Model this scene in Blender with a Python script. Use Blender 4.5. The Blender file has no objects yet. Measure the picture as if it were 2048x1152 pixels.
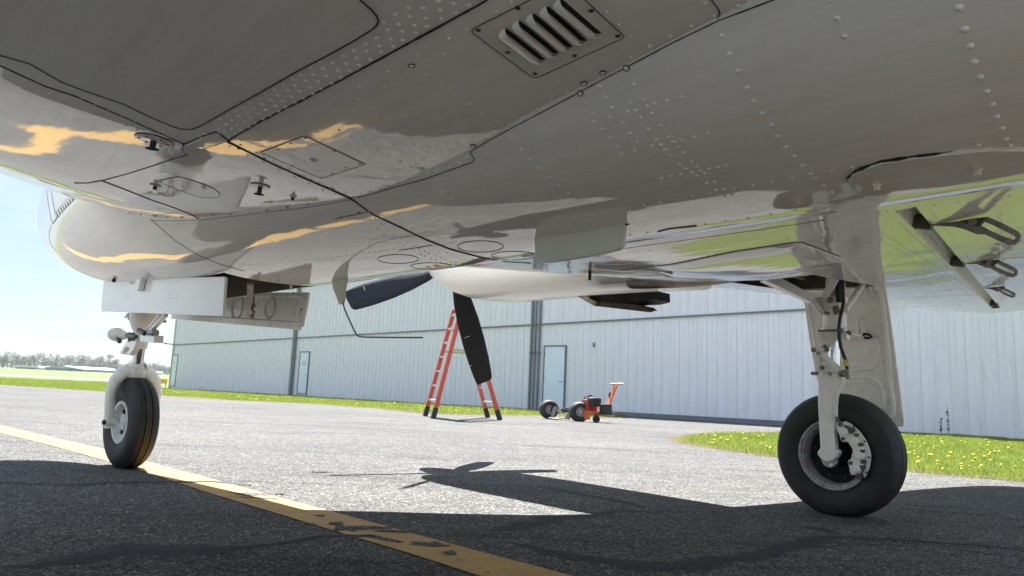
import bpy, bmesh, math, random
import numpy as np
from mathutils import Vector, Matrix
from mathutils.geometry import delaunay_2d_cdt
from mathutils import noise as mnoise

random.seed(7)
R = math.radians
sc = bpy.context.scene
COL = sc.collection

# ------------------------------------------------------------------ camera
CAM_Z = 0.56
FPX, ROLL, PITCH = 1450.0, R(2.57), R(7.96)       # focal length in pixels of a 2048 wide frame
_fw = Vector((0, math.cos(PITCH), math.sin(PITCH)))
_up = Vector((0, -math.sin(PITCH), math.cos(PITCH)))
_rt = Vector((1, 0, 0)) * math.cos(ROLL) + _up * math.sin(ROLL)
_up2 = -Vector((1, 0, 0)) * math.sin(ROLL) + _up * math.cos(ROLL)
cam_d = bpy.data.cameras.new('camera')
cam = bpy.data.objects.new('camera', cam_d)
COL.objects.link(cam)
cam.matrix_world = Matrix(((_rt.x, _up2.x, -_fw.x, 0), (_rt.y, _up2.y, -_fw.y, 0), (_rt.z, _up2.z, -_fw.z, CAM_Z), (0, 0, 0, 1)))
cam_d.sensor_width = 36
cam_d.lens = 36 * FPX / 2048
cam_d.clip_start = 0.05
cam_d.clip_end = 6000
sc.camera = cam
CAM = Vector((0, 0, CAM_Z))

# ------------------------------------------------------------------ world, sun, exposure
SUN_EL, SUN_AZ = 60.0, 100.0        # azimuth counter-clockwise from +X
w = bpy.data.worlds.new('World')
sc.world = w
w.use_nodes = True
nt = w.node_tree
nt.nodes.clear()
out = nt.nodes.new('ShaderNodeOutputWorld')
bg = nt.nodes.new('ShaderNodeBackground')
sky = nt.nodes.new('ShaderNodeTexSky')
sky.sky_type = 'NISHITA'
sky.sun_disc = False
sky.sun_elevation = R(SUN_EL)
sky.sun_rotation = R(90 - SUN_AZ)
sky.altitude = 200
sky.air_density = 1.0
sky.dust_density = .25
sky.ozone_density = 1.6
tc = nt.nodes.new('ShaderNodeTexCoord')
mp = nt.nodes.new('ShaderNodeMapping'); mp.inputs['Scale'].default_value = (1.2, 1.2, 6.5)
n1 = nt.nodes.new('ShaderNodeTexNoise'); n1.inputs['Scale'].default_value = 1.7; n1.inputs['Detail'].default_value = 7; n1.inputs['Roughness'].default_value = .55; n1.inputs['Distortion'].default_value = .5
rp = nt.nodes.new('ShaderNodeValToRGB')
rp.color_ramp.elements[0].position = .44; rp.color_ramp.elements[0].color = (0, 0, 0, 1)
rp.color_ramp.elements[1].position = .70; rp.color_ramp.elements[1].color = (.85, .85, .85, 1)
mx = nt.nodes.new('ShaderNodeMix'); mx.data_type = 'RGBA'
L = nt.links.new
L(tc.outputs['Generated'], mp.inputs['Vector']); L(mp.outputs[0], n1.inputs['Vector']); L(n1.outputs[0], rp.inputs[0])
sp = nt.nodes.new('ShaderNodeSeparateXYZ'); L(tc.outputs['Generated'], sp.inputs[0])
veil = nt.nodes.new('ShaderNodeValToRGB'); ve = veil.color_ramp.elements; ve.new(.5); ve.new(.5)      # thin high veil: pale at the horizon, bluer above
for e_, (p_, c_) in zip(ve, ((0., (.40, .475, .55)), (.10, (.44, .56, .67)), (.30, (.40, .56, .78)), (1., (.38, .52, .74)))): e_.position = p_; e_.color = (*c_, 1)
L(sp.outputs[2], veil.inputs[0])
vm = nt.nodes.new('ShaderNodeMix'); vm.data_type = 'RGBA'; vm.blend_type = 'MULTIPLY'; vm.inputs[0].default_value = 1; vm.inputs[7].default_value = (3.4, 3.4, 3.4, 1); vm.clamp_result = False
L(veil.outputs[0], vm.inputs[6])
v1m = nt.nodes.new('ShaderNodeMix'); v1m.data_type = 'RGBA'; v1m.inputs[0].default_value = .90; L(sky.outputs[0], v1m.inputs[6]); L(vm.outputs[2], v1m.inputs[7])
L(rp.outputs[0], mx.inputs['Factor']); L(v1m.outputs[2], mx.inputs[6]); mx.inputs[7].default_value = (2.5, 2.65, 2.8, 1)
L(mx.outputs[2], bg.inputs[0]); L(bg.outputs[0], out.inputs[0])
bg.inputs[1].default_value = .052
sd = bpy.data.lights.new('sun', 'SUN'); sd.energy = 2.75; sd.angle = R(.53); sd.color = (1, .985, .962)
sun = bpy.data.objects.new('sun', sd); COL.objects.link(sun)
_s = Vector((math.cos(R(SUN_EL)) * math.cos(R(SUN_AZ)), math.cos(R(SUN_EL)) * math.sin(R(SUN_AZ)), math.sin(R(SUN_EL))))
sun.rotation_euler = _s.to_track_quat('Z', 'Y').to_euler()
sun.location = (0, 30, 40)
sc.view_settings.view_transform = 'Standard'; sc.view_settings.look = 'None'
sc.view_settings.gamma = 1; sc.view_settings.use_curve_mapping = False
sc.view_settings.exposure = 2.90
sc.render.engine = 'CYCLES'
cy = sc.cycles
cy.max_bounces = 8; cy.diffuse_bounces = 6; cy.glossy_bounces = 4; cy.transmission_bounces = 4
cy.use_denoising = True
cy.sample_clamp_indirect = 8
cy.caustics_reflective = False; cy.caustics_refractive = False

# ------------------------------------------------------------------ materials
def nodes(name):
    m = bpy.data.materials.new(name); m.use_nodes = True
    t = m.node_tree; b = t.nodes['Principled BSDF']
    return m, t, b
def N(t, typ, **kw):
    n = t.nodes.new(typ)
    for k, v in kw.items():
        if k in n.inputs: n.inputs[k].default_value = v
        else: setattr(n, k, v)
    return n
def coords(t, kind='Object'):
    return t.nodes.new('ShaderNodeTexCoord').outputs[kind]
def ramp(t, fac, stops):
    r = t.nodes.new('ShaderNodeValToRGB'); e = r.color_ramp.elements
    while len(e) < len(stops): e.new(.5)
    for i, (p, c) in enumerate(stops):
        e[i].position = p; e[i].color = (*c, 1) if len(c) == 3 else c
    t.links.new(fac, r.inputs[0]); return r.outputs[0]
def mixc(t, f, a, b, mode='MIX'):
    m = t.nodes.new('ShaderNodeMix'); m.data_type = 'RGBA'; m.blend_type = mode
    for v, i in ((f, 0), (a, 6), (b, 7)):
        if hasattr(v, 'default_value') or hasattr(v, 'is_output'): t.links.new(v, m.inputs[i])
        else: m.inputs[i].default_value = v if i == 0 else (*v, 1)
    return m.outputs[2]
def bump(t, b, height, strength, dist, normal=None):
    n = t.nodes.new('ShaderNodeBump'); n.inputs['Strength'].default_value = strength; n.inputs['Distance'].default_value = dist
    t.links.new(height, n.inputs['Height'])
    if normal is not None: t.links.new(normal, n.inputs['Normal'])
    t.links.new(n.outputs[0], b.inputs['Normal']); return n.outputs[0]
def plain(name, col, rough=.5, metal=0., var=.12, scale=12, bmp=0., coat=0.):
    """a painted, rubber or metal surface with slight blotchy wear"""
    m, t, b = nodes(name)
    c = coords(t)
    n = N(t, 'ShaderNodeTexNoise', Scale=scale, Detail=5.)
    t.links.new(c, n.inputs['Vector'])
    lo = tuple(x * (1 - var) for x in col); hi = tuple(min(1, x * (1 + var)) for x in col)
    t.links.new(ramp(t, n.outputs[0], [(.3, lo), (.7, hi)]), b.inputs['Base Color'])
    rr = ramp(t, n.outputs[0], [(.3, (rough * .85,) * 3), (.75, (min(1, rough * 1.2),) * 3)])
    t.links.new(rr, b.inputs['Roughness'])
    b.inputs['Metallic'].default_value = metal
    if coat: b.inputs['Coat Weight'].default_value = coat; b.inputs['Coat Roughness'].default_value = .05
    if bmp: bump(t, b, n.outputs[0], bmp, .002)
    return m

def skin_paint(name, col=(.93, .93, .905), rough=.02, wav=1.0, dirt=.35):
    """glossy aircraft enamel on thin sheet metal: the sheet is never quite flat"""
    m, t, b = nodes(name)
    c = coords(t)
    n = N(t, 'ShaderNodeTexNoise', Scale=3.0, Detail=1.6, Roughness=.4); t.links.new(c, n.inputs['Vector'])
    mp = N(t, 'ShaderNodeMapping'); mp.inputs['Scale'].default_value = (2.0, 9.0, 3.0); t.links.new(c, mp.inputs[0])
    n2 = N(t, 'ShaderNodeTexNoise', Scale=1.6, Detail=2.0); t.links.new(mp.outputs[0], n2.inputs['Vector'])
    n3 = N(t, 'ShaderNodeTexNoise', Scale=95., Detail=2.0); t.links.new(c, n3.inputs['Vector'])
    b1 = t.nodes.new('ShaderNodeBump'); b1.inputs['Strength'].default_value = 1; b1.inputs['Distance'].default_value = .0026 * wav
    t.links.new(n.outputs[0], b1.inputs['Height'])
    b2 = t.nodes.new('ShaderNodeBump'); b2.inputs['Strength'].default_value = 1; b2.inputs['Distance'].default_value = .0007 * wav
    t.links.new(n2.outputs[0], b2.inputs['Height']); t.links.new(b1.outputs[0], b2.inputs['Normal'])
    bump(t, b, n3.outputs[0], 1, .00004 * wav, b2.outputs[0])
    # grime streaks run aft along the airflow
    mp3 = N(t, 'ShaderNodeMapping'); mp3.inputs['Scale'].default_value = (1.2, 14., 5.); t.links.new(c, mp3.inputs[0])
    n4 = N(t, 'ShaderNodeTexNoise', Scale=2.2, Detail=8., Roughness=.62); t.links.new(mp3.outputs[0], n4.inputs['Vector'])
    dk = tuple(x * y for x, y in zip(col, (.80, .78, .73)))
    t.links.new(ramp(t, n4.outputs[0], [(.30, tuple(a + (b_ - a) * dirt for a, b_ in zip(col, dk))), (.62, col)]), b.inputs['Base Color'])
    t.links.new(ramp(t, n4.outputs[0], [(.3, (rough * 2.2,) * 3), (.6, (rough,) * 3)]), b.inputs['Roughness'])
    b.inputs['IOR'].default_value = 1.52
    return m

M = {}
M['skin'] = skin_paint('white_enamel_skin')
M['skin2'] = skin_paint('panel_enamel', (.85, .855, .825), .025, .8, .45)
M['skinw'] = skin_paint('rippled_wing_enamel', wav=2.3)
M['cowl'] = skin_paint('cowl_enamel', (.92, .92, .90), .10, .4, .2)
M['doorpaint'] = skin_paint('door_enamel', (.84, .85, .84), .07, .5, .2)
M['gearpaint'] = plain('gear_enamel', (.88, .87, .82), .30, 0, .06, 25, .1, .3)
M['bayprimer'] = plain('bay_enamel_dark', (.10, .09, .075), .5, 0, .35, 14)  # blotchy enamel, darkened so the bay interiors read near-black
M['seam'] = plain('seam_gap_sealant', (.012, .011, .010), .7, 0, .3, 60)
M['dark'] = plain('dark_recess', (.012, .012, .013), .8)  # near-black; also stands in for shade inside intakes, slots and the wheel bowl
M['rivet'] = plain('rivet_enamel', (.86, .86, .83), .22, 0, .05, 40, 0, .3)
M['screw'] = plain('screw_steel', (.10, .095, .09), .4, .8, .3, 200)
M['relief'] = plain('inner_enamel', (.62, .60, .55), .45, 0, .2, 14)
M['gearbolt'] = plain('cadmium_bolt', (.24, .225, .19), .4, .6, .4, 120)
M['chrome'] = plain('chrome_oleo', (.75, .76, .78), .09, 1., .05, 30)
M['steel'] = plain('dull_steel', (.33, .32, .31), .38, .9, .3, 60)
M['rubber'] = plain('tyre_rubber', (.024, .0235, .024), .66, 0, .55, 14, .3)
M['hose'] = plain('hose_rubber', (.012, .012, .013), .45)
M['yellowband'] = plain('yellow_hose_tag', (.62, .47, .03), .4)
M['fin'] = plain('antenna_pale', (.66, .68, .60), .35, 0, .06, 8)
M['propblack'] = plain('prop_black', (.005, .005, .006), .75, 0, .4, 30)
M['propblue'] = plain('prop_dark_blue', (.005, .006, .015), .6, 0, .2, 30)
M['exhaust'] = plain('burnt_steel', (.07, .045, .03), .75, .3, .6, 25)
M['oilrust'] = plain('oily_lip', (.30, .24, .15), .5, .1, .5, 40)
M['rim'] = plain('wheel_enamel', (.34, .34, .34), .4, 0, .35, 40)
M['rimwhite'] = plain('wheel_white', (.66, .66, .64), .4, 0, .2, 40)

# ------------------------------------------------------------------ object helpers
def link(name, me, parent=None, mat=None):
    o = bpy.data.objects.new(name, me); COL.objects.link(o)
    if parent is not None: o.parent = parent
    if mat is not None and me is not None: me.materials.append(mat)
    return o
def thing(name, label, cat, group=None, loc=(0, 0, 0), rz=0.):
    o = bpy.data.objects.new(name, None); COL.objects.link(o); o.empty_display_size = .1
    o.location = loc; o.rotation_euler = (0, 0, rz)
    tag(o, label, cat, group); return o
def tag(o, label=None, cat=None, group=None, kind=None):
    if label: o['label'] = label
    if cat: o['category'] = cat
    if group: o['group'] = group
    if kind: o['kind'] = kind
    return o
class MB:
    def __init__(s): s.v = []; s.f = []; s.cuts = []
    def add(s, v, f):
        k = len(s.v); s.cuts.append((k, len(s.f))); s.v += [tuple(x) for x in v]; s.f += [tuple(i + k for i in q) for q in f]; return s
    def box(s, c, size, rot=None):
        c = Vector(c); h = [x / 2 for x in size]
        vs = [Vector((x, y, z)) for x in (-h[0], h[0]) for y in (-h[1], h[1]) for z in (-h[2], h[2])]
        if rot is not None: vs = [rot @ v for v in vs]
        return s.add([c + v for v in vs], [(0, 1, 3, 2), (4, 6, 7, 5), (0, 4, 5, 1), (2, 3, 7, 6), (0, 2, 6, 4), (1, 5, 7, 3)])
    def beam(s, p0, p1, w, h, up=(0, 0, 1), w1=None, h1=None):
        p0, p1 = Vector(p0), Vector(p1); d = (p1 - p0).normalized(); up = Vector(up)
        x = d.cross(up)
        if x.length < 1e-4: x = d.cross(Vector((1, 0, 0)))
        x.normalize(); y = x.cross(d).normalized()
        w1 = w if w1 is None else w1; h1 = h if h1 is None else h1
        vs = []
        for p, ww, hh in ((p0, w, h), (p1, w1, h1)):
            for a, b in ((-1, -1), (1, -1), (1, 1), (-1, 1)): vs.append(p + x * a * ww / 2 + y * b * hh / 2)
        return s.add(vs, [(0, 3, 2, 1), (4, 5, 6, 7), (0, 1, 5, 4), (1, 2, 6, 5), (2, 3, 7, 6), (3, 0, 4, 7)])
    def tube(s, pts, rad, n=10, caps=True, flat=1., upv=None):
        pts = [Vector(p) for p in pts]; m = len(pts)
        rads = rad if isinstance(rad, (list, tuple)) else [rad] * m
        vs = []; fs = []
        prev = None
        for i, p in enumerate(pts):
            d = (pts[min(i + 1, m - 1)] - pts[max(i - 1, 0)])
            if d.length < 1e-9: d = Vector((0, 0, 1))
            d.normalize()
            if upv is not None:
                y = (Vector(upv) - d * Vector(upv).dot(d)).normalized(); x = y.cross(d)
            elif prev is None:
                x = d.cross(Vector((0, 0, 1)))
                if x.length < .05: x = d.cross(Vector((0, 1, 0)))
                x.normalize(); y = d.cross(x)
            else:
                x = (prev - d * prev.dot(d)).normalized(); y = d.cross(x)
            prev = x
            for k in range(n):
                a = 2 * math.pi * k / n
                vs.append(p + x * math.cos(a) * rads[i] + y * math.sin(a) * rads[i] * flat)
        for i in range(m - 1):
            for k in range(n):
                a = i * n + k; b = i * n + (k + 1) % n
                fs.append((a, b, b + n, a + n))
        if caps: fs.append(tuple(range(n - 1, -1, -1))); fs.append(tuple(range((m - 1) * n, m * n)))
        return s.add(vs, fs)
    def lathe(s, prof, o, axis, n=32, a0=0., a1=2 * math.pi, close=False):
        """prof: (radius, offset along the axis)"""
        o = Vector(o); d = Vector(axis).normalized()
        x = d.cross(Vector((0, 0, 1)))
        if x.length < .05: x = d.cross(Vector((0, 1, 0)))
        x.normalize(); y = d.cross(x)
        full = abs(a1 - a0 - 2 * math.pi) < 1e-6; m = n if full else n + 1
        vs = []; fs = []
        for r_, h in prof:
            for k in range(m):
                a = a0 + (a1 - a0) * k / n
                vs.append(o + d * h + (x * math.cos(a) + y * math.sin(a)) * r_)
        q = len(prof)
        for i in range(q if close else q - 1):
            j = (i + 1) % q
            for k in range(n):
                a = i * m + k; b = i * m + (k + 1) % m; c = j * m + (k + 1) % m; e = j * m + k
                fs.append((a, b, c, e))
        return s.add(vs, fs)
    def prism(s, poly, ext):
        n = len(poly); e = Vector(ext)
        vs = [Vector(p) for p in poly] + [Vector(p) + e for p in poly]
        fs = [tuple(range(n)), tuple(range(2 * n - 1, n - 1, -1))] + [(i, (i + 1) % n, (i + 1) % n + n, i + n) for i in range(n)]
        return s.add(vs, fs)
    def mesh(s, name, smooth=35):
        me = bpy.data.meshes.new(name); me.from_pydata(s.v, [], s.f)
        bm = bmesh.new(); bm.from_mesh(me)
        bmesh.ops.recalc_face_normals(bm, faces=bm.faces); bm.to_mesh(me); bm.free()
        if smooth:
            me.polygons.foreach_set('use_smooth', [True] * len(me.polygons))
            me.set_sharp_from_angle(angle=R(smooth))
        me.update(); return me
    def build(s, name, mat, parent=None, smooth=35, bevel=0.):
        o = link(name, s.mesh(name, smooth), parent, mat)
        if bevel:
            b = o.modifiers.new('bevel', 'BEVEL'); b.width = bevel; b.segments = 2; b.limit_method = 'ANGLE'; b.angle_limit = R(40)
            b.harden_normals = False
        return o

def each(mb, name, mat, parent, smooth=35):
    """every shape added to mb becomes an object of its own"""
    out = []; cuts = mb.cuts + [(len(mb.v), len(mb.f))]
    for (v0, f0), (v1, f1) in zip(cuts[:-1], cuts[1:]):
        m = MB(); m.v = mb.v[v0:v1]; m.f = [tuple(i - v0 for i in q) for q in mb.f[f0:f1]]
        out.append(m.build(name, mat, parent, smooth))
    return out
# ------------------------------------------------------------------ world position of a point seen in the photograph (2048 x 1152)
def ray(px, py): return _fw + _rt * ((px - 1024) / FPX) - _up2 * ((py - 576) / FPX)
def W(px, py, Y):
    d = ray(px, py); return CAM + d * (Y / d.y)
def gz(y):                       # the apron falls gently towards the hangars and rises again far off
    if y < 14: return 0.
    if y < 50: return -.012 * (y - 14)
    if y < 140: return -.432 + (y - 50) * .0045
    return -.027
def G(px, py, z=0.):
    d = ray(px, py); P = CAM + d * ((z - CAM_Z) / d.z)
    for _ in range(12): P = CAM + d * ((z + gz(P.y) - CAM_Z) / d.z)
    return P

# ------------------------------------------------------------------ aircraft frame: a = forward, b = to its right, z = up; origin on the ground between the main wheels
TH = R(134)
Fv = Vector((math.cos(TH), math.sin(TH), 0)); Rv = Vector((math.sin(TH), -math.cos(TH), 0))
HT = 2.463                        # half track
C0 = Vector((1.72, 3.8, 0)) - Rv * HT
def toA(P): q = P - C0; return (q.dot(Fv), q.dot(Rv), P.z)
def A(a, b, z): return Vector((a, -b, z))        # aircraft numbers -> airplane's local axes
def onb(px, py, b):               # point seen at a pixel, on the fore-and-aft plane b
    d = ray(px, py); t = (b - (CAM - C0).dot(Rv)) / d.dot(Rv); return A(*toA(CAM + d * t))
def onz(px, py, z):
    d = ray(px, py); return A(*toA(CAM + d * ((z - CAM_Z) / d.z)))
def onY(px, py, Y): return A(*toA(W(px, py, Y)))

def pchip(xs, ys):
    xs = np.array(xs, float); ys = np.array(ys, float); h = np.diff(xs); dl = np.diff(ys) / h
    m = np.zeros(len(xs)); m[0] = dl[0]; m[-1] = dl[-1]
    for i in range(1, len(xs) - 1):
        if dl[i - 1] * dl[i] > 0:
            w1 = 2 * h[i] + h[i - 1]; w2 = h[i] + 2 * h[i - 1]
            m[i] = (w1 + w2) / (w1 / dl[i - 1] + w2 / dl[i])
    def f(x):
        x = min(max(x, xs[0]), xs[-1]); i = min(max(int(np.searchsorted(xs, x)) - 1, 0), len(h) - 1)
        t = (x - xs[i]) / h[i]
        return float((2 * t**3 - 3 * t**2 + 1) * ys[i] + (t**3 - 2 * t**2 + t) * h[i] * m[i] + (-2 * t**3 + 3 * t**2) * ys[i + 1] + (t**3 - t**2) * h[i] * m[i + 1])
    return f
hw_f = pchip([-6, -2.5, 1.3, 2.4, 3.2, 3.7, 4.1, 4.35, 4.46], [.42, .75, .75, .68, .57, .48, .36, .20, .02])
zb_f = pchip([-6, -2.5, -.5, 1.4, 2.2, 3.1, 3.6, 4.1, 4.32, 4.46], [1.30, 1.01, .975, .972, 1.0, 1.06, 1.14, 1.27, 1.37, 1.49])
zt_f = pchip([-6, -1.0, 1.2, 2.2, 3.0, 4.0, 4.36, 4.46], [2.15, 2.62, 2.62, 2.05, 1.93, 1.76, 1.62, 1.52])
zc_f = pchip([-6, -1, 1.6, 3.0, 4.0, 4.46], [1.80, 1.83, 1.83, 1.66, 1.54, 1.50])
NB, NT = 2.6, 2.2
def zfus(a, b):
    if not -6 < a < 4.45: return 9.
    h = hw_f(a)
    if abs(b) >= h * .9995: return 9.
    zc, zb = zc_f(a), zb_f(a)
    return zc - (zc - zb) * (1 - (abs(b) / h) ** NB) ** (1 / NB)
le_f = pchip([0, .5, .75, 1.2, 1.65, 2.1, 2.78, 5.3, 5.65, 5.89], [2.18, 2.12, 1.98, 1.62, 1.31, 1.18, 1.04, .72, .56, .15])
te_f = pchip([0, .75, 5.2, 5.7, 5.9], [-1.32, -1.30, -.84, -.74, -.50])
front_f = pchip([0, .10, .227, .43, .60, .78, .90, .96, .99, 1.0], [0, .010, .027, .050, .085, .150, .220, .275, .320, .360])
aft_f = pchip([0, .105, .324, .486, .64, .83, 1.0], [0, .002, .017, .037, .052, .072, .09])
def chord(b): b = abs(b); return le_f(b), te_f(b)
def zdi(b): return 1.048 + .065 * max(abs(b) - .5, 0)
def low(a, b, le, te):            # underside of the wing above its dihedral line
    am = .12 - .01 * b
    if a > am:
        s = (le - am) / 1.98; return front_f((a - am) / (le - am)) * s
    return aft_f((am - a) / (am - te)) * (am - te) / 1.42
def top(a, b, le, te):
    u = (le - a) / (le - te); l0 = low(le, b, le, te); t0 = low(te, b, le, te) + .004
    zm = max(.36 * (le - te) / 2.7, l0 + .04)
    if u < .35: return l0 + (zm - l0) * math.sin(math.pi / 2 * u / .35) ** .6
    g = (u - .35) / .65; return zm + (t0 - zm) * g ** 1.5
def zwing(a, b):
    b = abs(b)
    if b < .05 or b > 5.88: return 9.
    le, te = chord(b)
    if a > le or a < te: return 9.
    return zdi(b) + low(a, b, le, te)
def H(a, b): return min(zfus(a, b), zwing(a, b))
def hit(px, py, f=H, tmin=.4):
    d = ray(px, py); o = CAM
    def g(t):
        q = toA(o + d * t); return q[2] - f(q[0], q[1]), q
    t = tmin; step = .02; last = None
    while t < 12:
        v, q = g(t)
        if v > 0:
            lo, hi = t - step, t
            for _ in range(18):
                m = (lo + hi) / 2
                if g(m)[0] > 0: hi = m
                else: lo = m
            return g(hi)[1]
        t += step
    return None
def nrm(a, b, e=.004, f=H):
    z0 = f(a, b)
    dx = (f(a + e, b) - f(a - e, b)) / (2 * e); dy = (f(a, b + e) - f(a, b - e)) / (2 * e)
    return A(dx, dy, -1.).normalized() if abs(dx) < 3 and abs(dy) < 3 else Vector((0, 0, -1))

plane = thing('airplane', 'white twin engine airplane seen from beneath, standing on its wheels on the apron', 'airplane', None, C0, TH)

# ---- fuselage
def build_fuselage():
    mb = MB(); sta = []
    a = -6.0
    while a < 4.0: sta.append(a); a += .06
    sta += [4.0, 4.06, 4.12, 4.18, 4.24, 4.29, 4.34, 4.38, 4.41, 4.44, 4.455]
    # denser and exactly on the edges of the nose wheel bay
    sta = sorted(set([s for s in sta if min(abs(s - 1.42), abs(s - 3.02)) > .02] + [1.42, 3.02]))
    n = 128
    for a in sta:
        h, zb, zt, zc = hw_f(a), zb_f(a), zt_f(a), zc_f(a)
        for k in range(n):
            th = 2 * math.pi * k / n - math.pi / 2
            c, s = math.cos(th), math.sin(th); e = NB if s < 0 else NT
            b = h * math.copysign(abs(c) ** (2 / e), c); z = zc + (zc - zb if s < 0 else zt - zc) * math.copysign(abs(s) ** (2 / e), s)
            mb.v.append(tuple(A(a, b, z)))
    for i in range(len(sta) - 1):
        for k in range(n):
            p = i * n + k; q = i * n + (k + 1) % n
            va = (sta[i] + sta[i + 1]) / 2; vb = -(mb.v[p][1] + mb.v[q][1]) / 2
            if 1.42 < va < 3.02 and abs(vb) < .20 and mb.v[p][2] < 1.4: continue
            mb.f.append((p, q, q + n, p + n))
    m = len(sta) - 1
    mb.f.append(tuple(range(m * n, m * n + n)))
    return mb.build('fuselage', M['skin'], plane, 50)
fus = build_fuselage()

# ---- wing (right, b > 0); the left one is its mirrored copy
BAY = (-.14, .34, 1.85, 2.62)     # wheel bay opening in the right wing: a0, a1, b0, b1
FLAP_LE = lambda b: -.82 + (b - .9) * .165
def wing_rows(b):
    le, te = chord(b)
    kc = FLAP_LE(max(b, .3)); kd = kc - .05
    kb = max(min(BAY[0], le - .2), kc + .03); ka = max(min(BAY[1], le - .12), kb + .03)
    kd = max(kd, te + .05); kc = max(kc, kd + .02); kb = max(kb, kc + .02); ka = max(ka, kb + .02)
    row = [le - (le - ka) * t ** 2 for t in [i / 16 for i in range(16)]]
    row += [ka + (kb - ka) * i / 12 for i in range(12)] + [kb + (kc - kb) * i / 9 for i in range(9)]
    row += [kc] + [kd + (te - kd) * i / 10 for i in range(11)]
    return row                                   # 16 + 12 + 9 + 1 + 11 knots; the flap gap lies between knots 37 and 38
def build_wing(side, bay):
    mb = MB()
    bs = sorted(set([round(.06 + i * .08, 3) for i in range(72)] + [1.85, 2.62, .8, 5.25, 5.8, 5.84, 5.87, 5.885]))
    bs = [b for b in bs if b < 5.886 and (b in (1.85, 2.62, .8, 5.25) or min(abs(b - q) for q in (1.85, 2.62, .8, 5.25)) > .02)]
    rows = []
    for b in bs:
        le, te = chord(b); c = le - te; A_ = wing_rows(b); row = []
        t = max(0, min(1, (5.89 - b) / .25)) ** .5
        for a in A_: row.append((a, b, zdi(b) + low(a, b, le, te)))
        for a in A_[::-1][1:-1]:
            l = low(a, b, le, te); row.append((a, b, zdi(b) + l + (top(a, b, le, te) - l) * t))
        rows.append(row)
    m = len(rows[0]); nu = 49
    for row in rows:
        for a, b, z in row: mb.v.append(tuple(A(a, b * side, z)))
    for i in range(len(bs) - 1):
        for k in range(m):
            p = i * m + k; q = i * m + (k + 1) % m; cb = (bs[i] + bs[i + 1]) / 2
            if bay and k < nu - 1:
                ca = (rows[i][k][0] + rows[i][(k + 1) % m][0]) / 2
                if BAY[0] < ca < BAY[1] and BAY[2] < cb < BAY[3]: continue
                if k == 37 and .8 < cb < 5.25: continue
            mb.f.append((p, q, q + m, p + m))
    mb.f.append(tuple(range((len(bs) - 1) * m, len(bs) * m)))
    return mb.build('wing', M['skinw' if side > 0 else 'skin'], plane, 50)
wingR = build_wing(1, True)
wingL = build_wing(-1, False)

# ------------------------------------------------------------------ nacelle, propeller
def superloft(name, stations, mat, parent, n=64, e1=2.5, e2=2.3, cap=(True, True)):
    """stations: (a, b centre, half width, z bottom, z centre, z top)"""
    mb = MB()
    for a, bc, h, zb, zc, zt in stations:
        for k in range(n):
            th = 2 * math.pi * k / n; c, s = math.cos(th), math.sin(th); e = e1 if s < 0 else e2
            mb.v.append(tuple(A(a, bc + h * math.copysign(abs(c) ** (2 / e), c), zc + (zc - zb if s < 0 else zt - zc) * math.copysign(abs(s) ** (2 / e), s))))
    m = len(stations)
    for i in range(m - 1):
        for k in range(n):
            p, q = i * n + k, i * n + (k + 1) % n; mb.f.append((p, q, q + n, p + n))
    if cap[0]: mb.f.append(tuple(range(n)))
    if cap[1]: mb.f.append(tuple(range((m - 1) * n, m * n)))
    return mb.build(name, mat, parent, 50)
RB = A(0, 1, 0)                   # direction of +b in local axes
NBc = 2.20; HUBZ = 1.53
_zb = pchip([-1.2, .6, .72, 1.0, 1.6, 2.2, 2.5, 2.7, 2.80, 2.84], [1.34, 1.30, 1.18, 1.19, 1.195, 1.195, 1.215, 1.27, 1.33, 1.38])
_hw = pchip([-1.2, 0, 1.0, 2.2, 2.6, 2.76, 2.84], [.06, .30, .41, .42, .40, .36, .29])
_zt = pchip([-1.2, 0, 1.2, 2.4, 2.7, 2.84], [1.50, 1.68, 1.86, 1.86, 1.82, 1.72])
sts = [(a, NBc, _hw(a), _zb(a), (1.44 if a < .6 else 1.50), _zt(a)) for a in [-1.2 + .1 * i for i in range(38)] + [.66, .72, 2.55, 2.65, 2.72, 2.76, 2.79, 2.82, 2.84]]
sts.sort(); sts = [s for i, s in enumerate(sts) if i == 0 or s[0] - sts[i - 1][0] > .008]
nacelle = superloft('nacelle', sts, M['cowl'], plane)
# cooling air intakes on the nose of the cowling
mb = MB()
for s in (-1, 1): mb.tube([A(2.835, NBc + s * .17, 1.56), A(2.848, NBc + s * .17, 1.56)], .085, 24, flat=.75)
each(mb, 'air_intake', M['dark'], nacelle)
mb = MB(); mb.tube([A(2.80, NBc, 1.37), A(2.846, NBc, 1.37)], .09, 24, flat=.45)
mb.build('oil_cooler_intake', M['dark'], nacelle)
# open cowl flaps: dark scoops hanging under the nacelle
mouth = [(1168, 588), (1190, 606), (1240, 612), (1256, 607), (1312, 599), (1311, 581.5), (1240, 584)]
mb = MB(); mb.prism([onb(x, y, 1.93) for x, y in mouth], RB * .14); mb.build('cowl_flap_opening', M['dark'], nacelle, 0)  # solid near-black block stands in for the shaded scoop interior
for bq, pts, ext in ((1.90, [(1158, 591), (1190, 611.5), (1290, 623), (1296, 622), (1297, 617), (1280, 610), (1192, 603), (1172, 592)], .05), (1.96, [(1186, 598), (1196, 609), (1296, 619), (1288, 612), (1230, 600)], .10), (2.02, [(1232, 596), (1252, 608), (1300, 606), (1318, 602), (1310, 597), (1260, 592)], .10)):
    mb = MB(); mb.prism([onb(x, y, bq) for x, y in pts], RB * ext); mb.build('cowl_flap', M['exhaust'], nacelle, 0, .003)
mb = MB(); mb.prism([onb(x, y, 1.885) for x, y in [(1150, 590), (1176, 587), (1178, 597), (1193, 604), (1190, 613)]], RB * .012); mb.build('cowl_flap_lip', M['oilrust'], nacelle, 0)
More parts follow.
